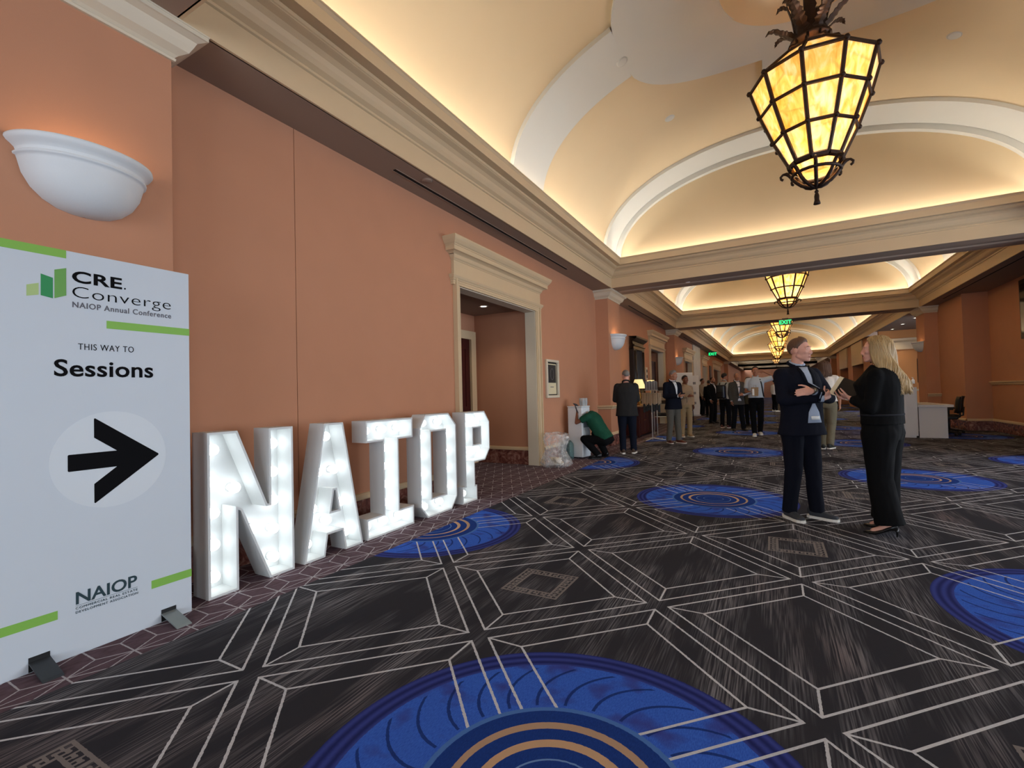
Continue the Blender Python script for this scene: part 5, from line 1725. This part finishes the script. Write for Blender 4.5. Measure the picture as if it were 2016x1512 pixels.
pb.build('bag_body', mat('kraft_paper', '9C7E5C', 0.8, vary=0.1, scale=8), bag)
hn = MB(); hn.tube([(-0.03, 0.05, 0.23), (-0.03, 0.055, 0.29), (0.03, 0.055, 0.29), (0.03, 0.05, 0.23)], 0.004, 6); hn.build('bag_handle', mat('kraft_paper', '9C7E5C'), bag)
pp = MB(); pp.box(0.02, 0.07, 0.051, 0.053, 0.02, 0.20); pp.build('bag_label', M_WHITE, bag)
slab_between('paper_sheets', 'white papers in the hand of the walking man in the pale shirt', 'papers', wk_, Jk['wrR'] + Vector((0.10, 0.06, -0.03)), (0.85, -0.15, -0.30), (0.2, 0.9, 0.2), 0.26, 0.19, 0.003, [('sheet', M_WHITE, 0.0, 0.003)], 0.002)

# group standing in the middle distance
pb_, Jb, drb, hpb, frb = person('balding man in grey blazer with lanyard, beside the man with the backpack', (-0.97, 16.45), (0.45, -0.9), 1.83,
       P_(elL=(-0.235, 0.02, 1.14), wrL=(-0.08, 0.24, 1.10), hdL=(0.8, 0.5, 0.1), anR=(0.14, -0.02, 0.085), anL=(-0.14, 0.04, 0.085)), skin=M_SKIN2, hair=dict(mat=M_HAIRGR, kind='fringe'), head_yaw=-0.2,
       top=dict(mat=M_GREYBL, name='blazer', hem=0.80, ease=0.014, flare=0.02, shirt=M_SHIRTWH, v=1.02, open=(0.92, 0.06)), bottom=dict(mat=M_DKSUIT, wide=1.1), shoes=dict(mat=M_DKSHOE))
drb('lanyard', [(1.44, -0.05, -0.04), (1.3, -0.03, -0.02), (1.15, -0.006, 0.004)], mat('blue_lanyard', '2A3B6E', 0.7), 0.014, 2)
pk_, Jp, drp, hpp, frp = person('dark-haired man with black backpack seen from behind', (-1.42, 17.6), (0.35, 0.93), 1.86, P_(), skin=M_SKIN2, hair=dict(mat=M_HAIRDK, kind='short', vol=1.2), head_yaw=-0.5,
       top=dict(mat=cloth('pale_grey_shirt', 'A6A79E', 0.06), name='shirt', hem=0.94, collar=cloth('pale_grey_shirt', 'A6A79E')), bottom=dict(mat=M_DKSUIT, wide=1.08), shoes=dict(mat=M_BRSHOE, sole=M_RUBBER))
M4 = Matrix.Translation(pk_.location) @ Matrix.Rotation(pk_.rotation_euler.z, 4, 'Z')
bk = thing('backpack', 'black backpack on the dark-haired man in pale grey shirt', 'backpack', M4 @ Vector((0, -0.165, 1.0)), pk_.rotation_euler.z)
MB().bevbox(-0.15, 0.15, -0.17, 0.0, 0.0, 0.47, 0.05).build('pack_body', M_BLKLEATH, bk)
MB().bevbox(-0.11, 0.11, -0.21, -0.16, 0.04, 0.26, 0.02).build('front_pocket', M_BLACKPL, bk)
for sg in (-1, 1):
    MB().tube([(sg * 0.09, -0.01, 0.45), (sg * 0.11, 0.05, 0.53), (sg * 0.12, 0.14, 0.54)], 0.02, 6, flat=0.4).build('pack_strap', M_BLKLEATH, bk)
person('bearded man in dark suit facing the man with the backpack', (-2.05, 19.9), (0.85, -0.5), 1.80, P_(), skin=M_SKIN2, hair=dict(mat=mat('hair_auburn', '3A2018', 0.6, vary=0.2), kind='fringe'), beard=mat('beard_auburn', '4A2A1E', 0.8, vary=0.2),
       top=dict(mat=M_DKSUIT, name='suit_jacket', hem=0.80, ease=0.014, shirt=M_SHIRTWH, v=1.15), bottom=dict(mat=M_DKSUIT, wide=1.1), shoes=dict(mat=M_DKSHOE))
person('man in dark suit with black hair, back turned, in the far group', (-2.68, 24.6), (-0.3, 0.95), 1.76, P_(), skin=M_SKIN2, hair=dict(mat=M_HAIRDK, kind='short'), top=dict(mat=M_DKSUIT, name='suit_jacket', hem=0.80, ease=0.014, shirt=M_SHIRTWH), bottom=dict(mat=M_DKSUIT, wide=1.1), shoes=dict(mat=M_DKSHOE), vox=0.018)
person('man in tan shirt and dark vest at the far left wall', (-3.15, 25.9), (0.9, -0.3), 1.88, P_(), skin=M_SKIN2, hair=dict(mat=M_HAIRDK, kind='short'), top=dict(mat=cloth('tan_shirt', '8C7A66'), name='shirt', hem=0.92), bottom=dict(mat=M_DKSUIT, wide=1.1), shoes=dict(mat=M_DKSHOE), vox=0.018)
pc_, Jc, drc, hpc, frc = person('brown-haired person in olive coat with shoulder bag behind the balding man', (-0.72, 18.6), (-0.6, -0.8), 1.72, P_(), female=True, skin=M_SKIN2, hair=dict(mat=M_HAIRBR, kind='long', length=0.26, n=60, wave=0.006), head_yaw=0.3,
       top=dict(mat=cloth('olive_coat', '4B4A3C'), name='coat', hem=0.80, ease=0.02), bottom=dict(mat=M_DKSUIT, wide=1.05), shoes=dict(mat=M_DKSHOE), vox=0.016)
drc('shoulder_strap', [(1.44, 0.06, 0.085), (1.25, 0.10, 0.125), (1.05, 0.14, 0.165)], M_BLKLEATH, 0.01, 2)
person('small far person in white shirt and dark trousers beyond the walking man', (0.12, 30.0), (0.7, 0.6), 1.78, P_(), skin=M_SKIN2, hair=dict(mat=M_HAIRDK, kind='short'), top=dict(mat=M_SHIRTWH, name='shirt', hem=0.94), bottom=dict(mat=M_DKSUIT, wide=1.1), shoes=dict(mat=M_RUBBER), vox=0.018)
# woman in white tee walking away behind the man with folded arms
person('brown-haired woman in white tee and olive trousers walking away', (0.98, 11.85), (0.25, 0.97), 1.86,
       P_(elR=(0.235, -0.02, 1.15), wrR=(0.225, 0.04, 0.90), elL=(-0.23, 0.03, 1.16), wrL=(-0.14, 0.22, 1.08), hdL=(0.4, 0.9, 0.1), knR=(0.09, -0.04, 0.50), anR=(0.08, -0.22, 0.13), knL=(-0.09, 0.06, 0.5), anL=(-0.09, 0.10, 0.085)), female=True, skin=M_SKIN2,
       hair=dict(mat=M_HAIRBR, kind='long', length=0.27, n=140, wave=0.006), build=1.04, top=dict(mat=M_TEEWH, name='tee_shirt', hem=0.97, sleeve=0.72, ease=0.018), bottom=dict(mat=M_OLIVE, wide=1.12), shoes=dict(mat=mat('dark_sneaker', '2A2A26', 0.8), sole=M_RUBBER))
# person in black standing beyond the blonde woman
person('dark-haired person in black beyond the blonde woman', (1.56, 9.9), (-0.3, 0.95), 1.80,
       P_(), skin=M_SKIN2, hair=dict(mat=M_HAIRDK, kind='short', vol=1.3), top=dict(mat=M_BLACKC, name='jacket', hem=0.82, ease=0.014), bottom=dict(mat=M_BLACKC, wide=1.1), shoes=dict(mat=M_DKSHOE))
# ------------------------------------------------------------------ wall plaque
pq = thing('wall_plaque', 'cream framed plaque with dark poster on the wall beside the cased opening', 'plaque', (XW, 8.51, 1.615))
fw = MB()
hw, hh = 0.30, 0.375
for y0_, y1_, z0_, z1_ in ((-hw, hw, hh - 0.05, hh), (-hw, hw, -hh, -hh + 0.05), (-hw, -hw + 0.06, -hh + 0.05, hh - 0.05), (hw - 0.06, hw, -hh + 0.05, hh - 0.05)): fw.bevbox(0, 0.045, y0_, y1_, z0_, z1_, 0.006)
fw.build('frame', M_CREAM2, pq)
MB().box(0.002, 0.010, -hw + 0.05, hw - 0.05, -hh + 0.04, hh - 0.04).build('mount', M_BLACKPL, pq)
MB().box(0.010, 0.014, -hw + 0.09, hw - 0.10, -hh + 0.07, hh - 0.08).build('sheet', mat('plaque_sheet', 'D8CDAA', 0.6, vary=0.03), pq)
MB().box(0.014, 0.017, -hw + 0.11, hw - 0.12, -0.08, hh - 0.10).build('poster', mat('plaque_poster', '2A2A2C', 0.5, vary=0.3, scale=15), pq)
MB().tube([(0.018, -0.005 + 0.075 * math.cos(t_), 0.09 + 0.11 * math.sin(t_)) for t_ in [2 * PI * k / 24 for k in range(25)]], 0.004, 6).build('emblem_ring', mat('plaque_emblem', '6B6A68', 0.5), pq)
MB().box(0.014, 0.0155, -0.09, 0.07, -0.17, -0.155).build('caption_line', mat('plaque_emblem', '6B6A68'), pq)

# ------------------------------------------------------------------ rubbish bag on a wire frame
def film_material():
    m = bpy.data.materials.new('clear_bag_film'); m.use_nodes = True
    nt = m.node_tree; out = nt.nodes['Material Output']; b = nt.nodes['Principled BSDF']
    b.inputs['Base Color'].default_value = lin('E9E6E2'); b.inputs['Roughness'].default_value = 0.35
    tr = nt.nodes.new('ShaderNodeBsdfTransparent'); mx = nt.nodes.new('ShaderNodeMixShader')
    n = nt.nodes.new('ShaderNodeTexNoise'); n.inputs['Scale'].default_value = 9; n.inputs['Detail'].default_value = 3
    mr = nt.nodes.new('ShaderNodeMapRange'); mr.inputs[1].default_value = 0.3; mr.inputs[2].default_value = 0.7; mr.inputs[3].default_value = 0.10; mr.inputs[4].default_value = 0.45
    nt.links.new(n.outputs['Fac'], mr.inputs[0]); nt.links.new(mr.outputs[0], mx.inputs[0])
    nt.links.new(tr.outputs[0], mx.inputs[1]); nt.links.new(b.outputs[0], mx.inputs[2]); nt.links.new(mx.outputs[0], out.inputs['Surface'])
    return m
M_FILM = film_material()
tb = thing('trash_bag', 'translucent white rubbish bag slumped beside the cased opening', 'trash bag', (-3.46, 7.83, 0))
K = 48
def bag_ring(z, f):
    out = []
    for k in range(K):
        a_ = 2 * PI * k / K
        lump = 0.16 * noise.noise(Vector((math.cos(a_) * 2.0, math.sin(a_) * 2.0, z * 5))) + 0.06 * noise.noise(Vector((math.cos(a_) * 5, math.sin(a_) * 5, z * 6)))
        r_ = f * (1 + lump)
        out.append((r_ * 1.15 * math.cos(a_) + 0.03 * (z - 0.3), r_ * math.sin(a_) , z + 0.03 * noise.noise(Vector((a_ * 2, z, 1))) * (1 if z > 0.05 else 0)))
    return out
levels = [(0.0, 0.16), (0.015, 0.215), (0.07, 0.25), (0.14, 0.235), (0.22, 0.205), (0.30, 0.175), (0.40, 0.170), (0.50, 0.195), (0.57, 0.185), (0.60, 0.17), (0.61, 0.185), (0.58, 0.20)]
vs = [p for z_, f_ in levels for p in bag_ring(z_, f_)]
MB().add(vs, [(j * K + k, j * K + (k + 1) % K, (j + 1) * K + (k + 1) % K, (j + 1) * K + k) for j in range(len(levels) - 1) for k in range(K)] + [tuple(reversed(range(K)))], True).build('bag_film', M_FILM, tb)
rnd = random.Random(4)
for k in range(13):
    a_, r_ = rnd.uniform(0, 6.28), rnd.uniform(0.02, 0.13)
    c_ = (r_ * 1.1 * math.cos(a_), r_ * math.sin(a_), 0.06 + 0.028 * (k % 4))
    w_ = MB(); w_.sphere((0, 0, 0), (rnd.uniform(0.04, 0.07), rnd.uniform(0.03, 0.06), rnd.uniform(0.02, 0.04)), 10, 6, M=Matrix.Rotation(rnd.uniform(0, 3), 3, 'Z'))
    w_.v = [(x + c_[0] + 0.012 * noise.noise(Vector((x * 40, y * 40, k))), y + c_[1] + 0.012 * noise.noise(Vector((y * 40, z * 40, k))), z + c_[2]) for x, y, z in w_.v]
    w_.build('crumpled_waste', mat(['waste_paper', 'waste_cup'][k % 2], ['E4DFD2', 'B9A98C'][k % 2], 0.8, vary=0.08), tb)

# ------------------------------------------------------------------ water dispenser, bottle, cups
M_DISP = mat('dispenser_white', 'D5DADC', 0.4, vary=0.02)
wd_ = thing('water_dispenser', 'white floor standing water dispenser in front of the crouching man', 'water dispenser', (-3.50, 9.14, 0), -0.18)
MB().bevbox(-0.17, 0.17, -0.16, 0.16, 0.02, 1.03, 0.018).build('cabinet', M_DISP, wd_)
MB().bevbox(-0.175, 0.175, -0.165, 0.165, 1.03, 1.055, 0.008).build('top_panel', M_DISP, wd_)
MB().box(0.165, 0.172, -0.11, 0.11, 0.62, 0.86).build('tap_recess', mat('dispenser_grey', '7E868A', 0.5), wd_)
for yy in (-0.05, 0.05): MB().tube([(0.17, yy, 0.83), (0.20, yy, 0.83), (0.20, yy, 0.79)], 0.010, 8).build('tap', M_BLACKPL, wd_)
MB().box(0.170, 0.176, -0.14, 0.14, 0.08, 0.55).build('lower_door', M_DISP, wd_)
M_JUG = mat('blue_green_polycarbonate', '9CC3C4', 0.08, vary=0, trans=0.85, ior=1.2, alpha=0.75)
jg = thing('water_bottle', 'empty blue-green water bottle standing between the rubbish bag and dispenser', 'water bottle', (-3.655, 8.86, 0))
MB().lathe([(0.001, 0.012), (0.11, 0.0), (0.128, 0.015), (0.13, 0.06), (0.126, 0.075), (0.13, 0.09), (0.13, 0.17), (0.126, 0.185), (0.13, 0.20), (0.13, 0.27), (0.12, 0.31), (0.08, 0.36), (0.035, 0.39), (0.030, 0.43)], 32).build('bottle_body', M_JUG, jg)
MB().lathe([(0.030, 0.415), (0.036, 0.418), (0.036, 0.455), (0.001, 0.457)], 20).build('bottle_cap', M_WHITE, jg)
M_CUP = mat('clear_cup', 'E6ECEE', 0.12, vary=0, trans=0.5, alpha=0.7)
M4 = Matrix.Translation(wd_.location) @ Matrix.Rotation(-0.18, 4, 'Z')
cup = None
for k, (xx, yy, zz) in enumerate(((0.04, 0.10, 0), (0.12, 0.09, 0), (0.12, -0.01, 0), (0.05, 0.02, 0))):
    lb = ['stack of clear cups at the back of the water dispenser top', 'stack of clear cups at the corner of the dispenser nearest the plaid jacket', 'stack of clear cups by the gloved hand on the dispenser', 'stack of clear cups in the middle of the dispenser top'][k]
    if cup is None:
        cup = thing('cup_stack', lb, 'cups', M4 @ Vector((xx, yy, 1.055)), 0, 'clear cup stacks on the dispenser')
        for q_ in range(4):
            MB().lathe([(0.028, 0.022 * q_), (0.036, 0.022 * q_ + 0.085), (0.039, 0.022 * q_ + 0.088), (0.036, 0.022 * q_ + 0.092)], 18).build('cup', M_CUP, cup)
    else:
        c_ = dup(cup); c_.location = M4 @ Vector((xx, yy, 1.055)); c_['label'] = lb

# chair rail round the far pilaster, pale upright edge
cr = MB()
pr_ = [(o, z + 0.0) for o, z in RAIL]
cr.sweep(pr_, (XW, 11.30, 0), (PXF, 11.30, 0), (0, -1, 0), m0=0, m1=-1)
cr.sweep(pr_, (PXF, 11.30, 0), (PXF, 12.30, 0), (1, 0, 0), m0=-1, m1=-1)
struct('trim_15', cr, M_CREAM)

# ------------------------------------------------------------------ console, mirror, lamps on the left wall of the second bay
cn = thing('console_cabinet', 'dark red wooden console cabinet under the tall mirror', 'cabinet', (XW + 0.02, 14.6, 0))
MB().bevbox(0.0, 0.46, -1.15, 1.15, 0.06, 0.86, 0.01).build('body', M_DARKWOOD, cn)
MB().bevbox(-0.01, 0.52, -1.22, 1.22, 0.86, 0.91, 0.012).build('top', mat('console_top', '6E4A34', 0.35, vary=0.2, scale=5), cn)
for k in range(4):
    y0_ = -1.10 + 0.55 * k
    dr = MB().bevbox(0.46, 0.475, y0_ + 0.02, y0_ + 0.53, 0.12, 0.80, 0.006).build('cabinet_door', M_DARKWOOD, cn)
    MB().sphere((0.485, y0_ + (0.47 if k % 2 == 0 else 0.08), 0.48), 0.014, 10, 6).build('knob', MATS['brass'], dr)
for yy in (-1.1, 1.1):
    for xx in (0.04, 0.42): MB().box(xx - 0.03, xx + 0.03, yy - 0.03, yy + 0.03, 0, 0.06).build('foot', M_DARKWOOD, cn)
M_MIRROR = mat('mirror_glass', 'F2F2F2', 0.02, metal=1.0, vary=0)
mr = thing('pier_mirror', 'tall dark wooden pier mirror with cornice above the console', 'mirror', (XW, 15.0, 0.93))
for sg in (-1, 1):
    st_ = MB(); st_.bevbox(0.0, 0.15, sg * 0.52 - 0.10, sg * 0.52 + 0.10, 0.0, 1.72, 0.01); st_.tube([(0.15, sg * 0.52, 0.06), (0.15, sg * 0.52, 1.66)], 0.05, 12); st_.build('side_post', M_EBONY, mr)
MB().sweep([(0, 1.70), (0.16, 1.70), (0.16, 1.78), (0.20, 1.80), (0.20, 1.83), (0.14, 1.84), (0.14, 1.93), (0.17, 1.95), (0.21, 1.98), (0.27, 2.03), (0.27, 2.08), (0, 2.10)], (0, -0.66, 0), (0, 0.66, 0), (1, 0, 0), m0=-0.3, m1=-0.3).build('cornice', M_EBONY, mr)
MB().bevbox(0.0, 0.12, -0.62, 0.62, 0.0, 0.09, 0.01).build('bottom_rail', M_EBONY, mr)
MB().prism([(0.0, 0.08), (0.14, 0.08), (0.01, 1.72), (0.0, 1.72)], 1, -0.43, 0.43).build('glass', M_MIRROR, mr)
M_SHADE = mat('lamp_shade', 'F1DFA2', 0.8, vary=0.03, emit='F6DF9A', estr=0.9)
def table_lamp(label, y):
    t_ = thing('table_lamp', label, 'table lamp', (XW + 0.42, y, 0.91), 0, 'yellow table lamps on the console')
    MB().lathe([(0.001, 0), (0.10, 0), (0.10, 0.02), (0.04, 0.05), (0.06, 0.16), (0.075, 0.26), (0.04, 0.36), (0.015, 0.40), (0.012, 0.52)], 20).build('base', MATS['brass'], t_)
    MB().lathe([(0.20, 0.50), (0.165, 0.60), (0.11, 0.76), (0.105, 0.76), (0.16, 0.60), (0.195, 0.50)], 28).build('shade', M_SHADE, t_)
    point_light('table_lamp_bulb', (XW + 0.42, y, 0.91 + 0.62), 10, (1, 0.78, 0.45), 0.04)
    return t_
table_lamp('yellow shaded table lamp nearest the plaid jacket', 13.75)
table_lamp('yellow shaded table lamp farther along the console', 15.3)
th = thing('wall_thermostat', 'small white thermostat between the mirror and the red door', 'thermostat', (XW, 16.15, 2.36))
MB().bevbox(0, 0.03, -0.07, 0.07, -0.11, 0.11, 0.008).build('cover', M_WHITE, th)
MB().box(0.03, 0.033, -0.04, 0.04, 0.02, 0.07).build('display', MATS['plaque_emblem'], th)
rs = thing('room_sign', 'small framed room sign left of the red double door', 'sign', (XW, 16.55, 1.93))
MB().bevbox(0, 0.03, -0.12, 0.12, -0.22, 0.22, 0.006).build('frame', M_CREAM2, rs)
for zz in (0.09, -0.10): MB().box(0.03, 0.034, -0.07, 0.07, zz - 0.05, zz + 0.05).build('panel', M_BLACKPL, rs)

# ------------------------------------------------------------------ lanyard stand beside the console
M_STAND = mat('stand_white_metal', 'C8C8C4', 0.4, metal=0.3, vary=0.03)
ls = thing('lanyard_stand', 'white tripod stand hung with beige lanyards and black pouches', 'stand', (-2.86, 12.95, 0))
MB().tube([(0, 0, 0.02), (0, 0, 1.34)], 0.014, 10).build('pole', M_STAND, ls)
for a_ in (0.3, 2.5, 4.4):
    MB().tube([(0, 0, 0.06), (0.17 * math.cos(a_), 0.17 * math.sin(a_), 0.03), (0.34 * math.cos(a_), 0.34 * math.sin(a_), 0.012)], 0.012, 8).build('leg', M_STAND, ls)
MB().tube([(-0.24, -0.10, 1.26), (0.24, 0.10, 1.26)], 0.010, 8).build('top_bar', M_STAND, ls)
rnd = random.Random(9)
for k in range(16):
    f = (k + 0.5) / 16
    x_, y_ = -0.24 + 0.48 * f, -0.10 + 0.20 * f
    dz = rnd.uniform(0.26, 0.36)
    m_ = MB().box(-0.013, 0.013, -0.022, -0.014, 1.27 - dz, 1.275); m_.box(-0.013, 0.013, 0.014, 0.022, 1.27 - dz * 0.95, 1.275); m_.box(-0.013, 0.013, -0.022, 0.022, 1.272, 1.278)
    o_ = m_.build('lanyard', mat('beige_lanyard', 'B7A083', 0.8, vary=0.1), ls); o_.location = (x_, y_, 0); o_.rotation_euler = (0, 0, 0.4 + rnd.uniform(-0.3, 0.3))
for k in range(7):
    f = (k + 0.5) / 7
    o_ = MB().bevbox(-0.030, 0.030, -0.012, 0.012, 0.74 + 0.03 * (k % 3), 0.98, 0.006).build('pouch', M_BLACKPL, ls)
    o_.location = (-0.21 + 0.42 * f, -0.085 + 0.17 * f, 0); o_.rotation_euler = (0, 0, 0.4)
br = MB().box(-0.16, 0.16, -0.10, 0.10, 1.34, 1.352).build('tray', M_STAND, ls)
for k in range(9):
    MB().bevbox(-0.15 + 0.034 * k, -0.15 + 0.034 * k + 0.028, -0.09, 0.09, 1.352, 1.60 - 0.012 * (k % 3), 0.004).build('badge_box', mat(['badge_grey', 'badge_silver'][k % 2], ['6E7274', 'A9ADAF'][k % 2], 0.5, vary=0.08), ls)

# white wire shelf with rolled dark items
wr_ = thing('wire_shelf', 'white wire shelf unit with dark rolled bundles beside the red door', 'shelf', (-2.86, 14.6, 0), 0.5)
for xx in (-0.26, 0.26):
    for yy in (-0.15, 0.15): MB().tube([(xx, yy, 0), (xx, yy, 1.55)], 0.014, 8).build('post', M_STAND, wr_)
for zz in (0.55, 0.92, 1.12, 1.32):
    s_ = MB()
    for q_ in range(6): s_.tube([(-0.26, -0.15 + 0.06 * q_, zz), (0.26, -0.15 + 0.06 * q_, zz)], 0.006, 6)
    for xx in (-0.26, 0.26): s_.tube([(xx, -0.15, zz), (xx, 0.15, zz)], 0.008, 6)
    s_.build('wire_deck', M_STAND, wr_)
for k, (zz, c_) in enumerate(((0.61, '2A2624'), (0.98, '3B332F'), (1.18, 'A9A49A'), (1.38, '2E2420'))):
    rl = thing('rolled_bundle', ['dark rolled bundle on the lowest wire deck', 'brown rolled bundle on the second wire deck', 'pale rolled bundle on the third wire deck', 'dark rolled bundle on the top wire deck'][k], 'roll', Matrix.Rotation(0.5, 3, 'Z') @ Vector((0, 0, 0)) + Vector((-2.86, 14.6, zz)), 0.5, 'bundles on the wire shelf')
    MB().tube([(-0.23, 0, 0), (0.23, 0, 0)], 0.052, 14).build('roll', mat('roll_cloth_%d' % k, c_, 0.85, vary=0.15), rl)
    for xx in (-0.12, 0.12): MB().tube([(xx - 0.008, 0, 0), (xx + 0.008, 0, 0)], 0.055, 14).build('tie', M_BLACKPL, rl)

# ------------------------------------------------------------------ far left: boards, banner, marble facing
mb_ = MB().box(XW, XW + 0.05, 27.7, 30.6, 0, ZF)
struct('wall_marble_facing', mb_, mat('pale_marble', 'B9B3A8', 0.4, vary=0.25, scale=3))
bn = thing('banner_stand', 'tall white printed banner stand along the far left wall', 'banner', (-3.45, 25.2, 0), 0.5)
MB().bevbox(-0.28, 0.28, -0.10, 0.10, 0, 0.08, 0.01).build('base', M_STAND, bn)
MB().box(-0.26, 0.26, -0.004, 0.004, 0.08, 2.05).build('sheet', M_WHITE, bn)
for k, zz in enumerate((0.6, 1.1, 1.6)): MB().box(-0.10, 0.10, -0.0055, 0.0055, zz, zz + 0.12).build('print_block', mat('banner_grey', '8C8C90', 0.6), bn)
es = thing('notice_board', 'white notice board standing behind the man with the phone', 'board', (-3.10, 19.6, 0), 0.6)
MB().bevbox(-0.42, 0.42, -0.012, 0.012, 1.10, 2.02, 0.004).build('board', M_WHITE, es)
for xx in (-0.34, 0.34): MB().tube([(xx, 0.03, 1.9), (xx * 1.15, -0.05, 0)], 0.014, 8).build('leg', M_EBONY, es)
MB().tube([(0, 0.03, 1.9), (0, 0.45, 0)], 0.014, 8).build('leg', M_EBONY, es)
fp = thing('framed_panel', 'tall narrow dark framed panel between the two far left doors', 'picture', (XW, 36.0, 2.0))
MB().bevbox(0, 0.06, -0.5, 0.5, -1.0, 1.0, 0.02).build('frame', M_EBONY, fp)
MB().box(0.06, 0.064, -0.36, 0.36, -0.86, 0.86).build('panel', mat('framed_panel_red', '4A2016', 0.4, vary=0.2), fp)

# ------------------------------------------------------------------ reception counter with chairs on the right
M_LAMI = mat('white_laminate', 'DADBDD', 0.4, vary=0.015)
rc = thing('reception_counter', 'white reception counter with tall front panel and lower desk', 'counter', (2.86, 15.05, 0))
MB().bevbox(0.0, 0.28, 0.0, 2.2, 0.045, 1.255, 0.006).build('front_panel', M_LAMI, rc)
MB().box(0.02, 0.24, 0.02, 2.18, 0.0, 0.045).build('plinth', M_LAMI, rc)
MB().bevbox(0.30, 0.84, 0.02, 0.06, 0.0, 0.755, 0.004).build('end_panel', M_LAMI, rc)
MB().bevbox(0.30, 0.84, 2.10, 2.14, 0.0, 0.755, 0.004).build('end_panel', M_LAMI, rc)
MB().bevbox(0.28, 0.95, -0.03, 2.2, 0.755, 0.815, 0.006).build('desk_top', M_LAMI, rc)
MB().box(-0.012, 0.0, 0.25, 1.95, 0.30, 0.95).build('lit_screen', mat('blue_screen', '1B3F9A', 0.2, vary=0, emit='3E7DF0', estr=2.5), rc)
def office_chair(label, loc, rot):
    c_ = thing('office_chair', label, 'chair', (loc[0], loc[1], 0), rot, 'black mesh office chairs at the counter')
    for k in range(5):
        a_ = 2 * PI * k / 5
        lg = MB().tube([(0, 0, 0.10), (0.29 * math.cos(a_), 0.29 * math.sin(a_), 0.065)], [0.022, 0.014], 8).build('base_leg', M_BLACKPL, c_)
        MB().tube([(0.29 * math.cos(a_) - 0.02 * math.sin(a_), 0.29 * math.sin(a_) + 0.02 * math.cos(a_), 0.03), (0.29 * math.cos(a_) + 0.02 * math.sin(a_), 0.29 * math.sin(a_) - 0.02 * math.cos(a_), 0.03)], 0.03, 12).build('castor', M_BLACKPL, lg)
    MB().tube([(0, 0, 0.08), (0, 0, 0.42)], 0.025, 12).build('gas_column', MATS['black_plastic'], c_)
    MB().bevbox(-0.24, 0.24, -0.23, 0.25, 0.42, 0.50, 0.03).build('seat', M_BLACKPL, c_)
    bk_ = MB()
    n_ = 9
    rows = [(0.56, -0.22), (0.66, -0.245), (0.78, -0.25), (0.90, -0.265), (0.98, -0.29)]
    vs = [((-0.22 + 0.44 * i / (n_ - 1)), y_ - 0.05 * (1 - abs(2 * i / (n_ - 1) - 1) ** 2), z_) for z_, y_ in rows for i in range(n_)]
    bk_.add(vs, [(j * n_ + i, j * n_ + i + 1, (j + 1) * n_ + i + 1, (j + 1) * n_ + i) for j in range(len(rows) - 1) for i in range(n_ - 1)], True)
    o_ = bk_.build('backrest', M_BLACKPL, c_); md = o_.modifiers.new('t', 'SOLIDIFY'); md.thickness = 0.025
    MB().tube([(0, -0.10, 0.44), (0, -0.28, 0.48), (0, -0.30, 0.70)], 0.02, 8).build('back_bar', M_BLACKPL, c_)
    for sg in (-1, 1):
        MB().tube([(sg * 0.25, 0.0, 0.46), (sg * 0.28, 0.0, 0.66)], 0.015, 8).build('arm_post', M_BLACKPL, c_)
        MB().bevbox(sg * 0.28 - 0.035, sg * 0.28 + 0.035, -0.13, 0.13, 0.66, 0.69, 0.012).build('arm_pad', M_BLACKPL, c_)
    return c_
office_chair('black office chair tucked at the near end of the white counter', (3.86, 15.95), 1.45)
office_chair('black office chair behind the other one at the white counter', (4.12, 16.70), 1.35)
sb = thing('sanitiser_bottle', 'small white pump bottle on the ledge beyond the counter', 'bottle', (5.62, 27.52, 1.36))
MB().lathe([(0.001, 0), (0.06, 0), (0.06, 0.16), (0.03, 0.20), (0.02, 0.21)], 16).build('bottle', M_WHITE, sb)
MB().tube([(0, 0, 0.20), (0, 0, 0.27), (-0.06, 0, 0.27)], 0.014, 8).build('pump', M_WHITE, sb)
pf_ = thing('wall_frame', 'tall dark picture frame on the orange wall beyond the counter', 'picture', (6.02, 27.60, 1.95))
MB().bevbox(-0.22, 0.22, -0.05, 0, -0.55, 0.55, 0.015).build('frame', M_EBONY, pf_)
MB().box(-0.14, 0.14, -0.054, -0.05, -0.46, 0.46).build('panel', mat('frame_panel', '6A3B22', 0.4, vary=0.2), pf_)
dw = MB().box(5.26, 5.30, 12.4, 15.75, 2.35, ZF - 0.1)
wn_ = struct('window_5', dw, M_EBONY)
for a_ in (12.5, 13.6, 14.7): MB().box(5.255, 5.262, a_, a_ + 1.0, 2.45, ZF - 0.2).build('pane', mat('dark_glass', '0B1413', 0.08, vary=0), wn_)
